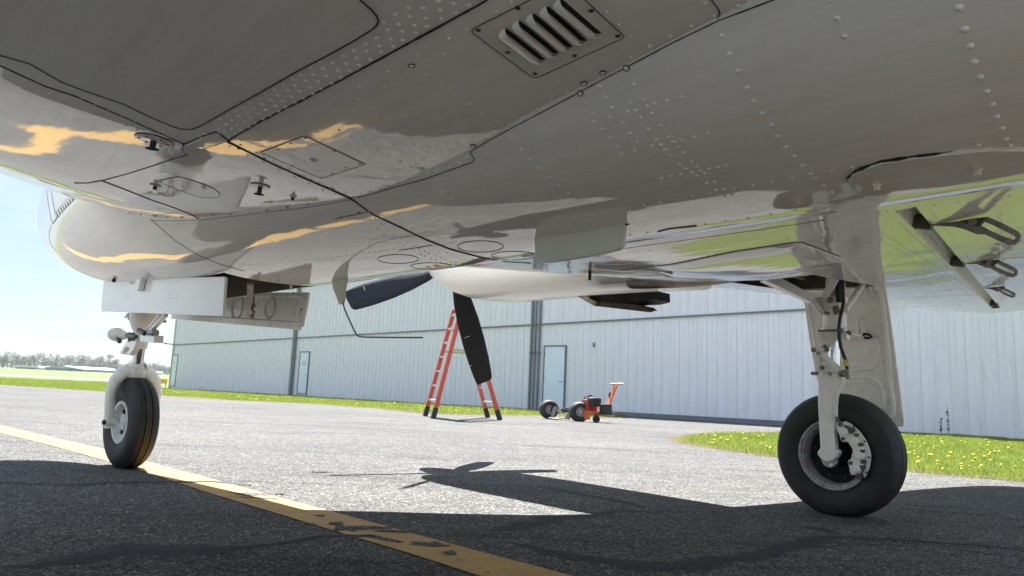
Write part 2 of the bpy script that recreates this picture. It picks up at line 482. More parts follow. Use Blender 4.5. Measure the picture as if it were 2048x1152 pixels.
mb = MB(); mb.beam(onb(1150, 590, 1.89), onb(1313, 580, 1.89), .02, .016); mb.build('cowl_edge_strip', M['cowl'], nacelle, 0)
mb = MB(); mb.tube([A(1.0, 2.02, 1.205), A(.7, 1.98, 1.185), A(.45, 1.95, 1.172), A(.12, 1.93, 1.175)], [.055, .055, .045, .02], 14, flat=.55); mb.build('exhaust_fairing', plain('brown_stained', (.30, .26, .22), .5, 0, .3, 10), nacelle)
def build_prop():
    # hub and spinner
    mb = MB(); mb.lathe([(0, .30), (.04, .295), (.09, .25), (.13, .16), (.155, .05), (.16, -.02), (.155, -.05), (0, -.05)], A(2.90, NBc, HUBZ), (1, 0, 0), 40)
    hub = mb.build('propeller', M['cowl'], nacelle, 40)
    angs = (204, 294, 24, 114)
    for ai, an in enumerate(angs):
        th = R(an); e = Vector((0, -math.cos(th), math.sin(th)))       # along the blade; +b is local -y
        tdir = e.cross(Vector((1, 0, 0))).normalized()
        prof = [(.12, .035, .030, -60), (.20, .075, .024, -50), (.32, .105, .020, -40), (.48, .125, .016, -32), (.66, .132, .013, -26), (.82, .126, .010, -22), (.93, .114, .008, -20), (.985, .104, .006, -19), (1.0, .092, .005, -19), (1.008, .070, .003, -19)]
        mb = MB(); k = 12
        for r_, ch, tk, tw in prof:
            ct = tdir * math.cos(R(tw)) + Vector((1, 0, 0)) * math.sin(R(tw)); nn = e.cross(ct)
            for q in range(k):
                t = 2 * math.pi * q / k
                mb.v.append(tuple(A(2.90, NBc, HUBZ) + e * r_ + ct * (math.cos(t) * ch / 2 * 1.43) + nn * (math.sin(t) * tk)))
        for i in range(len(prof) - 1):
            for q in range(k):
                p, s = i * k + q, i * k + (q + 1) % k; mb.f.append((p, s, s + k, p + k))
        mb.f += [tuple(range(k)), tuple(range((len(prof) - 1) * k, len(prof) * k))]
        b_ = mb.build('propeller_blade', M['propblue'] if ai == 0 else M['propblack'], hub, 40)
build_prop()
for (x0, y0, x1, y1) in ((935, 733.5, 943, 731), (929, 676, 939, 672), (727, 573, 730, 581)):
    o = A(*toA(CAM)); q = []
    for x, y in ((x0, y0), (x1, y1)):
        d3 = ray(x, y); d = A(d3.dot(Fv), d3.dot(Rv), d3.z); q.append(o + d * ((2.845 - o.x) / d.x))
    mb = MB(); mb.beam(q[0], q[1], .006, .002); mb.build('blade_mark', M['fin'], [c for c in nacelle.children if c.name.startswith('propeller')][0], 0)

# ------------------------------------------------------------------ right main landing gear
def onp(px, py, P0, n):           # photo point on a plane given in aircraft axes
    o = Vector(toA(CAM)); o = A(*o); d3 = ray(px, py); d = A(d3.dot(Fv), d3.dot(Rv), d3.z)
    t = (Vector(P0) - o).dot(n) / d.dot(n); return o + d * t
def tyre(parent, c, axis, rad, half, rimr, grooves, name='tyre', mat='rubber'):
    c = Vector(c)
    pr = [(rimr - .004, -.74 * half), (rimr + .012, -.86 * half), (rimr + (rad - rimr) * .32, -1.0 * half), (rimr + (rad - rimr) * .6, -1.0 * half), (rimr + (rad - rimr) * .82, -.86 * half), (rad * .966, -.66 * half)]
    mid = []
    xs = sorted([(-.5, 0)] + [(g + d, k) for g in grooves for d, k in ((-.045, 0), (-.03, 1), (.03, 1), (.045, 0))] + [(.5, 0)])
    for x, k in xs: mid.append((rad - (x ** 2) * rad * .055 - (.008 if k else 0), x * half))
    pr = pr + mid + [(r_, -h) for r_, h in pr[::-1]]
    mb = MB(); mb.lathe(pr, c, axis, 72)
    mb.v = [(x, y, max(z, .003)) for x, y, z in mb.v]
    return mb.build(name, M[mat], parent, 28)
gear = None
def build_main():
    # oleo leg, drawn on planes fore-and-aft at b
    mb = MB()
    lower = [(1643, 744), (1636, 760), (1634.7, 780), (1634.7, 806), (1637, 850), (1640, 896), (1633.5, 904), (1634, 909), (1641, 918), (1652, 925), (1664, 922), (1673, 914), (1676, 905), (1670, 897), (1667, 863), (1668, 806), (1672, 786), (1682, 769), (1688, 752), (1686, 745)]
    mb.prism([onb(x, y, 2.325) for x, y in lower], RB * .055)
    g = mb.build('main_landing_gear', M['gearpaint'], plane, 30, .008)
    axle = onb(1655, 906, 2.33)
    cz = .305; ac = 0.0
    # wheel
    WC = A(ac, 2.463, cz); ax = RB
    tyre(g, WC, ax, .312, .098, .172, (-.28, .28))
    mb = MB(); mb.lathe([(.176, -.080), (.176, -.088), (.171, -.091), (.163, -.089), (.160, -.080), (.152, -.078), (.150, -.070), (.144, -.062), (.142, -.01), (.142, .07), (.176, .078)], WC, ax, 64)
    rim = mb.build('wheel_rim', M['rim'], g, 40)
    mb = MB(); mb.lathe([(.142, -.012), (.10, -.016), (.095, .0), (.06, .0), (.055, -.03), (.03, -.05), (.0, -.05)], WC, ax, 48); mb.build('brake_disc', M['dark'], g, 30)  # near-black colour stands in for the shade inside the wheel bowl
    mb = MB()
    for k in range(8):
        t = 2 * math.pi * k / 8 + .3
        mb.box(WC + Vector((math.cos(t) * .168, .0885, math.sin(t) * .168)), (.004, .003, .016), Matrix.Rotation(-t + math.pi / 2, 3, 'Y'))
    each(mb, 'slippage_mark', M['dark'], rim, 0)
    mb = MB()
    for k in range(9):
        t = 2 * math.pi * k / 9 + .2
        mb.tube([WC + Vector((math.cos(t) * .118, .014, math.sin(t) * .118)), WC + Vector((math.cos(t) * .118, .026, math.sin(t) * .118))], .006, 6)
    each(mb, 'rim_bolt', M['screw'], rim, 0)
    # axle end below the leg, hub ring
    mb = MB(); mb.tube([axle + RB * .0, axle + RB * .14], .030, 20); mb.tube([axle + A(0, .02, -.03), axle + A(0, .05, -.03)], .042, 24); mb.build('axle', M['steel'], g)
    mb = MB()
    for x, y in ((1675, 903), (1661, 930)): q = onb(x, y, 2.322); mb.tube([q, q + RB * .03], .008, 10)
    each(mb, 'axle_bolt', M['gearpaint'], g)
    # brake: pale torque plate arc with a caliper body carrying four piston caps
    z7 = lambda x, y: (1630 + x / 6.78, 820 + y / 6.78)
    arc = [(385, 150), (440, 165), (500, 200), (555, 245), (600, 290), (650, 355), (690, 420), (720, 490), (745, 560), (753, 620), (750, 680), (738, 760), (715, 830), (665, 925), (640, 880), (675, 800), (688, 720), (685, 650), (665, 590), (640, 510), (605, 430), (570, 370), (520, 300), (470, 245), (400, 190)]
    mb = MB(); mb.prism([onb(*z7(x, y), 2.352) for x, y in arc], RB * .012); mb.build('brake_back_plate', M['gearpaint'], g, 30, .002)
    body = [(290, 170), (360, 165), (430, 230), (500, 300), (560, 370), (620, 460), (655, 560), (665, 660), (650, 770), (600, 870), (490, 885), (470, 830), (460, 765), (440, 705), (455, 680), (485, 665), (495, 610), (510, 560), (500, 515), (470, 475), (440, 430), (405, 432), (365, 430), (340, 395), (325, 330), (285, 260), (272, 215)]
    mb = MB(); mb.prism([onb(*z7(x, y), 2.338) for x, y in body], RB * .02); cal = mb.build('brake_caliper', M['gearpaint'], g, 30, .003)
    for x, y, r_ in ((385, 292, 50), (525, 430, 52), (585, 615, 50), (555, 800, 46)):
        q = onb(*z7(x, y), 2.318); mb = MB(); mb.lathe([(0, 0), (r_ / 6.78 * .0026 * .8, 0), (r_ / 6.78 * .0026, .004), (r_ / 6.78 * .0026, .024)], q, RB, 24); mb.build('piston_cap', M['gearpaint'], cal)
    mb = MB()
    for x, y, r_, l in ((380, 390, 24, .016), (483, 718, 26, .016), (520, 225, 12, .01), (672, 428, 12, .01), (730, 642, 12, .01), (697, 845, 13, .01), (345, 195, 30, .02), (650, 700, 30, .022), (640, 780, 32, .022), (600, 900, 42, .03), (620, 470, 24, .02), (500, 270, 30, .02), (640, 560, 24, .02), (560, 340, 22, .02)):
        q = onb(*z7(x, y), 2.335); mb.tube([q - RB * l * .4, q + RB * l], r_ / 6.78 * .0026, 6)
    each(mb, 'caliper_bolt', M['screw'], cal, 0)
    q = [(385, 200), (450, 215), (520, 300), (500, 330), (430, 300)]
    mb = MB(); mb.prism([onb(*z7(x, y), 2.330) for x, y in q], RB * .01); mb.prism([onb(*z7(x, y), 2.330) for x, y in [(520, 780), (600, 790), (590, 840), (530, 835)]], RB * .01); each(mb, 'caliper_dark_plate', M['screw'], cal, 0)  # dark steel plates set on the caliper face
    # chrome inner cylinder, outer cylinder and collars
    up = lambda x, y, b=2.40: onb(x, y, b)
    mb = MB(); mb.tube([up(1668, 752), up(1669, 668)], .030, 28); mb.build('oleo_piston', M['chrome'], g)
    mb = MB(); mb.lathe([(.030, -.012), (.060, -.01), (.066, 0), (.066, .035), (.058, .045), (.056, .16), (.062, .17), (.062, .20), (.05, .21), (.045, .34), (.0, .34)], up(1669, 672), up(1671, 560) - up(1669, 672), 36); cyl = mb.build('oleo_cylinder', M['gearpaint'], g)
    # torque links: two upper arms, two lower arms meeting at a hinge bolt
    z2 = lambda x, y: (1480 + x / 4.113, 500 + y / 4.113)
    mb = MB()
    mb.prism([onb(*z2(x, y), 2.31) for x, y in [(625, 690), (655, 655), (795, 650), (800, 690), (770, 735), (650, 745)]], RB * .06)
    mb.beam(onb(*z2(640, 695), 2.31), onb(*z2(700, 790), 2.29), .030, .012, RB); mb.beam(onb(*z2(815, 690), 2.33), onb(*z2(705, 800), 2.29), .030, .020, RB)
    mb.build('torque_link', M['gearpaint'], g, 30, .002)
    mb = MB()
    mb.prism([onb(*z2(x, y), 2.305) for x, y in [(632, 860), (690, 868), (835, 985), (832, 1012), (800, 1008), (660, 1005), (640, 1012)]], RB * .012)
    mb.beam(onb(*z2(645, 850), 2.29), onb(*z2(640, 1005), 2.30), .020, .016, RB); mb.beam(onb(*z2(680, 860), 2.295), onb(*z2(830, 990), 2.30), .022, .02, RB)
    mb.build('torque_link', M['gearpaint'], g, 30, .002)
    mb = MB(); mb.tube([onb(*z2(640, 820), 2.27), onb(*z2(720, 818), 2.285)], .014, 16); mb.build('hinge_pin', M['gearpaint'], g)
    mb = MB()
    for (x0, y0, x1, y1, r_) in ((598, 822, 614, 822, .013), (690, 790, 720, 830, .012), (590, 1015, 640, 1016, .009), (640, 848, 655, 848, .010), (820, 1010, 830, 1035, .011), (850, 990, 862, 1040, .013), (880, 985, 886, 1060, .011), (700, 520, 740, 525, .010), (780, 470, 800, 520, .018), (735, 1018, 741, 1020, .010), (672, 965, 680, 970, .012), (825, 660, 845, 665, .011), (885, 670, 905, 690, .010), (645, 665, 800, 660, .006), (740, 400, 745, 425, .016)):
        mb.tube([onb(*z2(x0, y0), 2.28), onb(*z2(x1, y1), 2.275)], r_, 8)
    each(mb, 'gear_bolt', M['gearbolt'], g, 0)
    # bracket on the outer side
    mb = MB(); mb.prism([onb(*z2(x, y), 2.33) for x, y in [(838, 665), (875, 668), (880, 735), (840, 735)]], RB * .04); mb.beam(onb(*z2(885, 680), 2.36), onb(*z2(990, 710), 2.60), .018, .012); mb.build('door_link', M['gearpaint'], g, 30, .002)
    # trunnion and braces up into the wheel bay
    top = lambda x, y, b: onb(*z2(x, y), b)
    mb = MB()
    mb.prism([top(x, y, 2.33) for x, y in [(600, 395), (690, 380), (745, 470), (735, 515), (690, 525), (610, 440)]], RB * .05)
    mb.beam(top(690, 420, 2.33), top(745, 500, 2.32), .035, .03, RB)
    mb.prism([top(x, y, 2.36) for x, y in [(690, 370), (810, 390), (800, 470), (740, 480), (700, 420)]], RB * .05)
    mb.build('trunnion', M['gearpaint'], g, 30, .003)
    mb = MB(); mb.beam(onz(*z2(195, 218), 1.20), top(590, 408, 2.30), .075, .05, w1=.05, h1=.04); mb.beam(top(590, 405, 2.30), top(690, 530, 2.32), .035, .03, w1=.03, h1=.03); mb.build('side_brace', M['gearpaint'], g, 30, .004)
    mb = MB(); mb.beam(top(825, 135, 2.25), top(705, 395, 2.33), .034, .03, RB, w1=.036); mb.build('drag_brace', M['gearpaint'], g, 30, .003)
    mb = MB(); mb.tube([top(1068, 195, 2.62), top(862, 500, 2.38)], .0155, 16); mb.build('drag_brace', M['gearpaint'], g)
    mb = MB(); mb.tube([top(1005, 205, 2.66), top(1045, 410, 2.68)], .010, 10); mb.build('door_rod', M['gearpaint'], g)
    mb = MB(); mb.beam(top(815, 200, 2.33), top(828, 430, 2.34), .016, .05); mb.build('hydraulic_line_cover', M['dark'], g, 0)
    # brake hose
    z = [(848, 190), (846, 300), (852, 430), (838, 500), (822, 560), (813, 640), (816, 720), (828, 800), (850, 860), (872, 915), (882, 980)]
    mb = MB(); mb.tube([top(x, y, 2.28) for x, y in z], .0085, 12); hs = mb.build('brake_hose', M['hose'], g)
    mb = MB(); mb.tube([top(862, 905, 2.277), top(876, 955, 2.277)], .0098, 12); mb.build('yellow_sleeve', M['yellowband'], hs)
    z3 = lambda x, y: (1500 + x / 3.49, 720 + y / 3.49)
    mb = MB(); mb.tube([onb(*z3(x, y), 2.315) for x, y in [(683, 120), (685, 165), (660, 185), (630, 210), (612, 260), (607, 330), (608, 395)]], .0045, 8); mb.build('brake_line', M['gearpaint'], g)
    mb = MB(); mb.tube([onb(*z3(607, 395), 2.315), onb(*z3(612, 430), 2.315)], .009, 8); mb.build('brake_fitting', M['screw'], g)
    # gear door: a stamped panel leaning outboard, hung under the wing
    P0 = A(0, 2.66, 1.22); nd = (A(0, 1, 0) * 1 + A(0, 0, 1) * .131).normalized()
    D = lambda x, y, o=0.: onp(x, y, P0, nd) - nd * o
    outl = [(1604, 575), (1610, 566), (1757, 557.5), (1765, 558), (1769, 566), (1776, 610), (1788, 690), (1800, 780), (1808, 845), (1806, 853), (1772, 855), (1655, 853), (1640, 790), (1620, 690)]
    mb = MB(); mb.prism([D(x, y) for x, y in outl], nd * .018); dr = mb.build('landing_gear_door', M['gearpaint'], g, 30, .003)
    def bead(pts, r_=.006, close=False, n_=24):
        P = []; q = pts + ([pts[0]] if close else [])
        for i in range(len(q) - 1):
            for t in range(6): P.append((q[i][0] + (q[i + 1][0] - q[i][0]) * t / 6, q[i][1] + (q[i + 1][1] - q[i][1]) * t / 6))
        P.append(q[-1])
        mb = MB(); mb.tube([D(x, y, 0) for x, y in P], r_ * 1.35, 8, True, .8, nd)
        return mb.build('pressed_bead', M['gearpaint'], dr)
    bead([z2(*p) for p in [(860, 300), (1060, 290), (1120, 300), (1155, 345), (1180, 480), (1210, 760), (1240, 1130)]] + [z3(*p) for p in [(985, 200), (1000, 330), (995, 380), (965, 405)]], .010)
    bead([z2(*p) for p in [(556, 430), (580, 560), (605, 700), (640, 900)]], .006)
    bead([z2(*p) for p in [(850, 740), (1060, 735), (1110, 745), (1130, 790), (1135, 860), (1115, 935), (1080, 975), (1020, 985), (900, 995)]], .007)
    bead([z2(*p) for p in [(900, 965), (1020, 958), (1070, 940), (1095, 880), (1105, 780)]], .003)
    bead([z3(*p) for p in [(700, 130), (800, 123), (880, 140), (915, 180), (928, 230), (938, 290), (925, 330), (890, 350)]], .007)
    bead([z3(*p) for p in [(700, 158), (800, 152), (860, 165), (890, 210), (905, 300)]], .003)
    mb = MB(); mb.prism([D(*z2(x, y), .002) for x, y in [(1050, 300), (1088, 312), (1092, 425), (1050, 432), (1000, 420), (1000, 395), (1030, 390)]], -nd * .006)
    mb.prism([D(*z2(x, y), .002) for x, y in [(1005, 290), (1030, 290), (1055, 400), (1035, 425), (1015, 400)]], -nd * .03)
    mb.build('hinge_bracket', M['gearpaint'], dr, 30, .002)
    mb = MB(); mb.prism([D(*z2(x, y), .002) for x, y in [(958, 548), (985, 545), (995, 690), (965, 690)]], -nd * .03); mb.prism([D(*z2(x, y), .002) for x, y in [(985, 550), (1010, 550), (1040, 730), (1005, 730)]], -nd * .02); mb.build('hinge_bracket', M['gearpaint'], dr, 30, .002)
    mb = MB()
    for x, y in ((1066, 325), (1068, 410), (1003, 562), (1014, 655), (1045, 425)): mb.tube([D(*z2(x, y), .0), D(*z2(x, y), .014)], .009, 8)
    for x, y in ((1160, 358), (1205, 280), (1128, 760), (1200, 660), (1245, 1050)): mb.tube([D(*z2(x, y), .0), D(*z2(x, y), .002)], .005, 8)
    each(mb, 'door_rivet', M['rivet'], dr)
    mb = MB(); mb.tube([D(*z2(x, y), .03) for x, y in [(1028, 700), (1045, 688), (1075, 692), (1100, 712), (1075, 722), (1040, 720)]], .007, 8); mb.build('cable', M['hose'], dr)
    return g
gear = build_main()

# wheel bay inside the right wing
def bay_box(a0, a1, b0, b1, z0, z1, parent, name='wheel_bay', zf=None):
    mb = MB()
    P = lambda a, b, z: A(a, b, z)
    c = [P(a, b, z) for a in (a0, a1) for b in (b0, b1) for z in (z0, z1)]
    mb.add(c, [(1, 3, 7, 5), (0, 1, 5, 4), (2, 6, 7, 3), (0, 2, 3, 1), (4, 5, 7, 6)])
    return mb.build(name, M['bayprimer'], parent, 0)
mb = MB(); c = []
for a in (BAY[0] - .04, BAY[1] + .08):
    for b in (BAY[2] - .04, BAY[3] + .03):
        c += [A(a, b, zwing(a, b) + .003), A(a, b, 1.40)]
mb.add(c, [(1, 3, 7, 5), (0, 1, 5, 4), (2, 6, 7, 3), (0, 2, 3, 1), (4, 5, 7, 6)])
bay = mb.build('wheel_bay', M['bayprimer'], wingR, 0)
mb = MB()
for i in range(6): b = 1.93 + i * .13; mb.beam(A(BAY[0] - .02, b, 1.36), A(BAY[1] + .05, b, 1.36), .02, .09)
each(mb, 'bay_rib', M['bayprimer'], bay, 0)
mb = MB()
for p, q, r_ in (((.5, 1.6, 1.33), (.1, 2.3, 1.22), .022), ((.45, 2.0, 1.30), (-.05, 2.45, 1.24), .014), ((.1, 1.4, 1.32), (-.05, 2.4, 1.31), .010), ((.3, 1.9, 1.25), (.3, 2.5, 1.28), .030), ((.0, 1.8, 1.28), (.0, 2.5, 1.22), .012)):
    mb.tube([A(*p), A(*q)], r_, 10)
mb.box(A(.12, 2.25, 1.30), (.18, .22, .10)); mb.box(A(.25, 1.95, 1.22), (.14, .20, .012))
each(mb, 'bay_linkage', M['bayprimer'], bay)
mb = MB()
pts = []
for i in range(20): pts.append((.55 - i * .03, 1.9 + i * .028, 1.26 + .03 * math.sin(i)))
mb.tube([A(*p) for p in pts], .007, 8); mb.tube([A(x, b + .1, z - .02) for x, b, z in pts], .006, 8)
each(mb, 'bay_hose', M['hose'], bay)

# ------------------------------------------------------------------ nose gear
NG = 3.155
def build_nose():
    ax = (Matrix.Rotation(R(3.5), 3, 'Z') @ RB).normalized()     # the wheel is turned a little
    cen = A(NG, .03, .268)
    S = lambda s, z, da=0.: A(NG, .03, 0) + ax * s + Vector((0, 0, z)) + Vector((da, 0, 0))
    up_ = Vector((-.11, .02, 1)).normalized()
    mb = MB()
    arm = lambda sg, off: [(sg * .118, .235), (sg * .122, .30), (sg * .128, .38), (sg * .128, .45), (sg * .112, .51), (sg * .08, .55), (sg * .03, .578)]
    for sg in (-1, 1):
        mb.tube([S(s, z) for s, z in arm(sg, 0)], [.020, .021, .023, .025, .028, .032, .034], 14, flat=1.25)
        mb.tube([S(sg * .098, .268), S(sg * .140, .268)], .026, 20)
    g = mb.build('nose_landing_gear', M['gearpaint'], plane, 40)
    mb = MB(); mb.lathe([(0, -.03), (.040, -.03), (.052, -.01), (.050, .045), (.056, .05), (.056, .066), (.0, .066)], S(0, .545), up_, 28); mb.build('fork_crown', M['gearpaint'], g)
    mb = MB()
    for sg in (-1, 1): mb.tube([S(sg * .135, .268), S(sg * .152, .268)], .017, 6); mb.tube([S(sg * .152, .268), S(sg * .156, .268)], .010, 12)
    each(mb, 'axle_nut', M['screw'], g, 0)
    tyre(g, cen, ax, .268, .078, .120, (-.24, .24))
    mb = MB(); mb.lathe([(.124, -.056), (.124, -.064), (.117, -.067), (.105, -.064), (.100, -.05), (.088, -.03), (.050, -.028), (.045, -.045), (.03, -.05), (0, -.05)], cen, ax, 48)
    mb.lathe([(.124, .056), (.124, .064), (.117, .067), (.105, .064), (.100, .05), (.088, .03), (.050, .028), (0, .03)], cen, ax, 48)
    rim = mb.build('wheel_rim', M['rimwhite'], g, 40)
    mb = MB()
    for k in range(6):
        t = 2 * math.pi * k / 6; x_ = ax.cross(Vector((0, 0, 1))); q = cen + x_ * math.cos(t) * .068 + Vector((0, 0, 1)) * math.sin(t) * .068
        mb.tube([q - ax * .034, q - ax * .028], .016, 10)
    each(mb, 'rim_hole', M['dark'], rim)
    # oleo
    c0 = S(0, .60); mb = MB(); mb.tube([c0, c0 + up_ * .13], .0315, 28); mb.build('oleo_piston', M['chrome'], g)
    mb = MB(); mb.lathe([(.032, 0), (.040, .0), (.043, .02), (.043, .07), (.046, .10), (.060, .125), (.075, .16), (.078, .24), (.078, .42), (0, .42)], c0 + up_ * .105, up_, 36); mb.build('oleo_cylinder', M['gearpaint'], g)
    z1 = lambda x, y: (150 + x / 2.743, 540 + y / 2.743)
    B = lambda x, y, b=-.06: onb(*z1(x, y), b)
    # drag link (paired bars)
    mb = MB(); mb.beam(B(405, 345), B(500, 245), .022, .02); mb.beam(B(388, 335), B(470, 242), .012, .014); mb.build('drag_link', M['gearpaint'], g, 30, .002)
    mb = MB(); mb.prism([B(x, y, -.08) for x, y in [(356, 355), (434, 358), (432, 398), (355, 394)]], RB * .05); mb.build('steering_link_plate', M['gearpaint'], g, 30, .003)
    mb = MB(); mb.tube([B(410, 345, -.06), B(442, 345, -.06)], .020, 18); mb.tube([B(275, 257, -.02), B(318, 262, -.02)], .006, 8); mb.tube([B(296, 250, -.02), B(310, 268, -.02)], .018, 12); mb.tube([B(478, 280, -.02), B(495, 282, -.02)], .008, 8)
    each(mb, 'link_pin', M['steel'], g)
    # taxi light canister on its bracket
    p0, p1 = B(212, 352, -.04), B(292, 362, -.04); d = (p1 - p0); l = d.length
    mb = MB(); mb.lathe([(0, 0), (.030, .0), (.038, .008), (.040, .028), (.036, .032), (.040, .037), (.042, .055), (.037, .059), (.042, .064), (.042, .082), (.036, .09), (.024, l * .80), (.014, l), (0, l)], p0, d, 28); mb.build('taxi_light', plain('canister_ivory', (.62, .62, .54), .35), g)
    mb = MB(); mb.tube([B(285, 358), B(335, 366)], .013, 10); mb.tube([B(300, 345), B(300, 392)], .010, 8); mb.tube([B(318, 348), B(318, 385)], .012, 8); mb.tube([B(235, 375), B(245, 392)], .014, 8); mb.tube([B(350, 330, -.08), B(384, 350, -.08)], .014, 8)
    mb.tube([B(395, 352, -.09), B(425, 355, -.09)], .006, 8)
    each(mb, 'light_fitting', M['screw'], g, 0)
    fork = [(285, 385), (335, 388), (332, 410), (318, 440), (298, 465), (283, 468), (280, 455), (298, 432), (290, 420), (275, 425), (262, 445), (262, 462), (248, 462), (244, 450)]
    mb = MB(); mb.prism([B(x, y, -.06) for x, y in fork], RB * .035); mb.build('tow_lug', M['gearpaint'], g, 30, .004)
    mb = MB(); mb.tube([B(255, 545, 0), B(268, 560, 0), B(296, 540, 0)], .010, 8); mb.tube([B(236, 552, .0), B(262, 548, .0)], .018, 8); mb.tube([B(382, 520, -.03), B(390, 545, -.03)], .008, 8); each(mb, 'shimmy_damper', M['steel'], g)
    # doors
    def door(b, tilt, outl, inner, mat='doorpaint'):
        P0 = A(2.2, b, 1.0); nd = (A(0, 1, 0) + A(0, 0, 1) * tilt).normalized()
        D = lambda x, y, o=0.: onp(x, y, P0, nd) + nd * o
        mb = MB(); mb.prism([D(x, y) for x, y in outl], nd * .012)
        o = mb.build('nose_gear_door', M[mat], g, 30, .002); return o, D, nd
    o, D, nd = door(-.215, 0, [(208, 560), (300, 557), (448, 553), (450, 555), (445, 633), (202, 622.5), (203, 600)], None)
    z4 = lambda x, y: (50 + x / 2.88, 320 + y / 2.88)
    mb = MB()
    for cx in (587, 852):
        for dx in (-15, 0, 15) if cx == 587 else (-20, 0, 20):
            for dy in (-12, 12): mb.tube([D(*z4(cx + dx, 784 + dy), -.0008), D(*z4(cx + dx, 784 + dy), .002)], .0032, 8)
    each(mb, 'door_rivet', M['steel'], o)
    mb = MB(); mb.prism([D(*z4(x, y), -.03) for x, y in [(668, 652), (725, 655), (722, 680), (700, 695), (690, 745), (683, 757), (672, 757), (666, 748), (670, 700)]], nd * .026); mb.build('hinge_arm', M['doorpaint'], o, 30, .003)
    mb = MB(); mb.tube([D(*z4(615, 598), -.045), D(*z4(566, 695), -.045)], .0022, 6); mb.lathe([(0, -.012), (.009, -.008), (.012, 0), (.009, .008), (0, .012)], D(*z4(564, 700), -.045), RB, 12); mb.build('static_wick', M['hose'], o)
    # far door, seen from the inside: pressed pan with two dished reliefs
    o2, D2, nd2 = door(.215, 0, [(325, 588), (450, 585.5), (616, 584.5), (612, 612), (603, 653), (596, 655), (470, 645), (345, 634), (335, 620)], None, 'gearpaint')
    zz = lambda x, y: (320 + x / 4.8, 560 + y / 4.8)
    mb = MB(); mb.tube([D2(*zz(x, y)) for x, y in [(640, 150), (840, 150), (900, 180), (960, 150), (1320, 148), (1375, 165), (1388, 210), (1370, 330), (1330, 385), (1280, 415), (900, 385), (160, 345)]], .008, 8, True, .6, nd2); mb.build('pressed_bead', M['gearpaint'], o2)
    mb = MB(); mb.beam(D2(*zz(130, 352), -.004), D2(*zz(1350, 445), -.004), .03, .022, nd2, w1=.035); mb.build('door_flange', M['gearpaint'], o2, 30, .002)
    for cx, cy, rx, ry in ((745, 265, 52, 70), (1060, 270, 48, 72)):
        mb = MB(); c_ = D2(*zz(cx, cy)); r1 = (D2(*zz(cx + rx, cy)) - c_).length; mb.lathe([(0, .010), (r1 * .5, .006), (r1 * .85, -.002), (r1, -.006), (r1 * 1.1, 0)], c_ , nd2, 32); mb.build('dished_relief', M['relief'], o2)
    mb = MB()
    for x, y in ((1282, 128), (1358, 284), (1258, 408)): mb.tube([D2(*zz(x, y), -.001), D2(*zz(x, y), .003)], .006, 10)
    each(mb, 'door_rivet', M['dark'], o2)
    mb = MB(); mb.beam(onb(*zz(868, 30), .05), onb(*zz(862, 350), .12), .028, .02); mb.build('door_actuator', M['relief'], g, 0)
    mb = MB()
    for i in range(12): q = onb(*zz(892 + 8 * math.sin(i * 1.7), 160 + i * 18), .10); mb.lathe([(.006, -.003), (.010, 0), (.006, .003)], q, (math.sin(i), 1, math.cos(i * 2)), 10)
    each(mb, 'retract_chain', M['screw'], g)
    mb = MB(); mb.box(onb(*zz(1260, 50), .26), (.02, .02, .045)); mb.box(onb(*zz(1072, 105), .22), (.07, .02, .012)); each(mb, 'door_hinge', M['gearpaint'], g, 0)
    return g
ngear = build_nose()
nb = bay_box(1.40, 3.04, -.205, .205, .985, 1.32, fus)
mb = MB()
for i in range(9): a = 1.5 + i * .18; mb.beam(A(a, -.2, 1.29), A(a, .2, 1.29), .05, .02)
for s in (-.19, .19): mb.beam(A(1.41, s, 1.03), A(3.0, s, 1.11), .02, .04)
each(mb, 'bay_frame', M['bayprimer'], nb, 0)
mb = MB()
for i in range(5): mb.beam(A(1.55 + i * .1, -.18, 1.20 - .02 * i), A(1.62 + i * .1, .18, 1.12 + .02 * i), .018, .014)
mb.tube([A(1.45, -.05, 1.2), A(2.2, .0, 1.15), A(2.9, .02, 1.05)], .02, 10)
each(mb, 'bay_linkage', M['screw'], nb, 0)
# ------------------------------------------------------------------ skin details: every point below is found on the real underside
def dens(pts, step=14.):
    out = [pts[0]]
    for p, q in zip(pts[:-1], pts[1:]):
        n = max(1, int(math.hypot(q[0] - p[0], q[1] - p[1]) / step))
        out += [(p[0] + (q[0] - p[0]) * i / n, p[1] + (q[1] - p[1]) * i / n) for i in range(1, n + 1)]
    return out
def plan(px, py):
    q = hit(px, py); return None if q is None else (q[0], q[1])
def onH(a, b, o=0.): return A(a, b, H(a, b) - o)
owner = lambda a, b: fus if zfus(a, b) <= zwing(a, b) else (wingR if b > 0 else wingL)
def seam(pts, r_=.0011, name='panel_seam', mat='seam', close=False, jit=0., lift=.0002):
    P = [plan(*p) for p in dens(pts + ([pts[0]] if close else []))]
    P = [p for p in P if p]
    if len(P) < 2: return
    mb = MB(); rr = [r_ * (1 + jit * (random.random() - .5)) for _ in P]
    mb.tube([onH(a, b, lift) for a, b in P], rr, 6)
    m = P[len(P) // 2]; return mb.build(name, M[mat], owner(*m), 60)
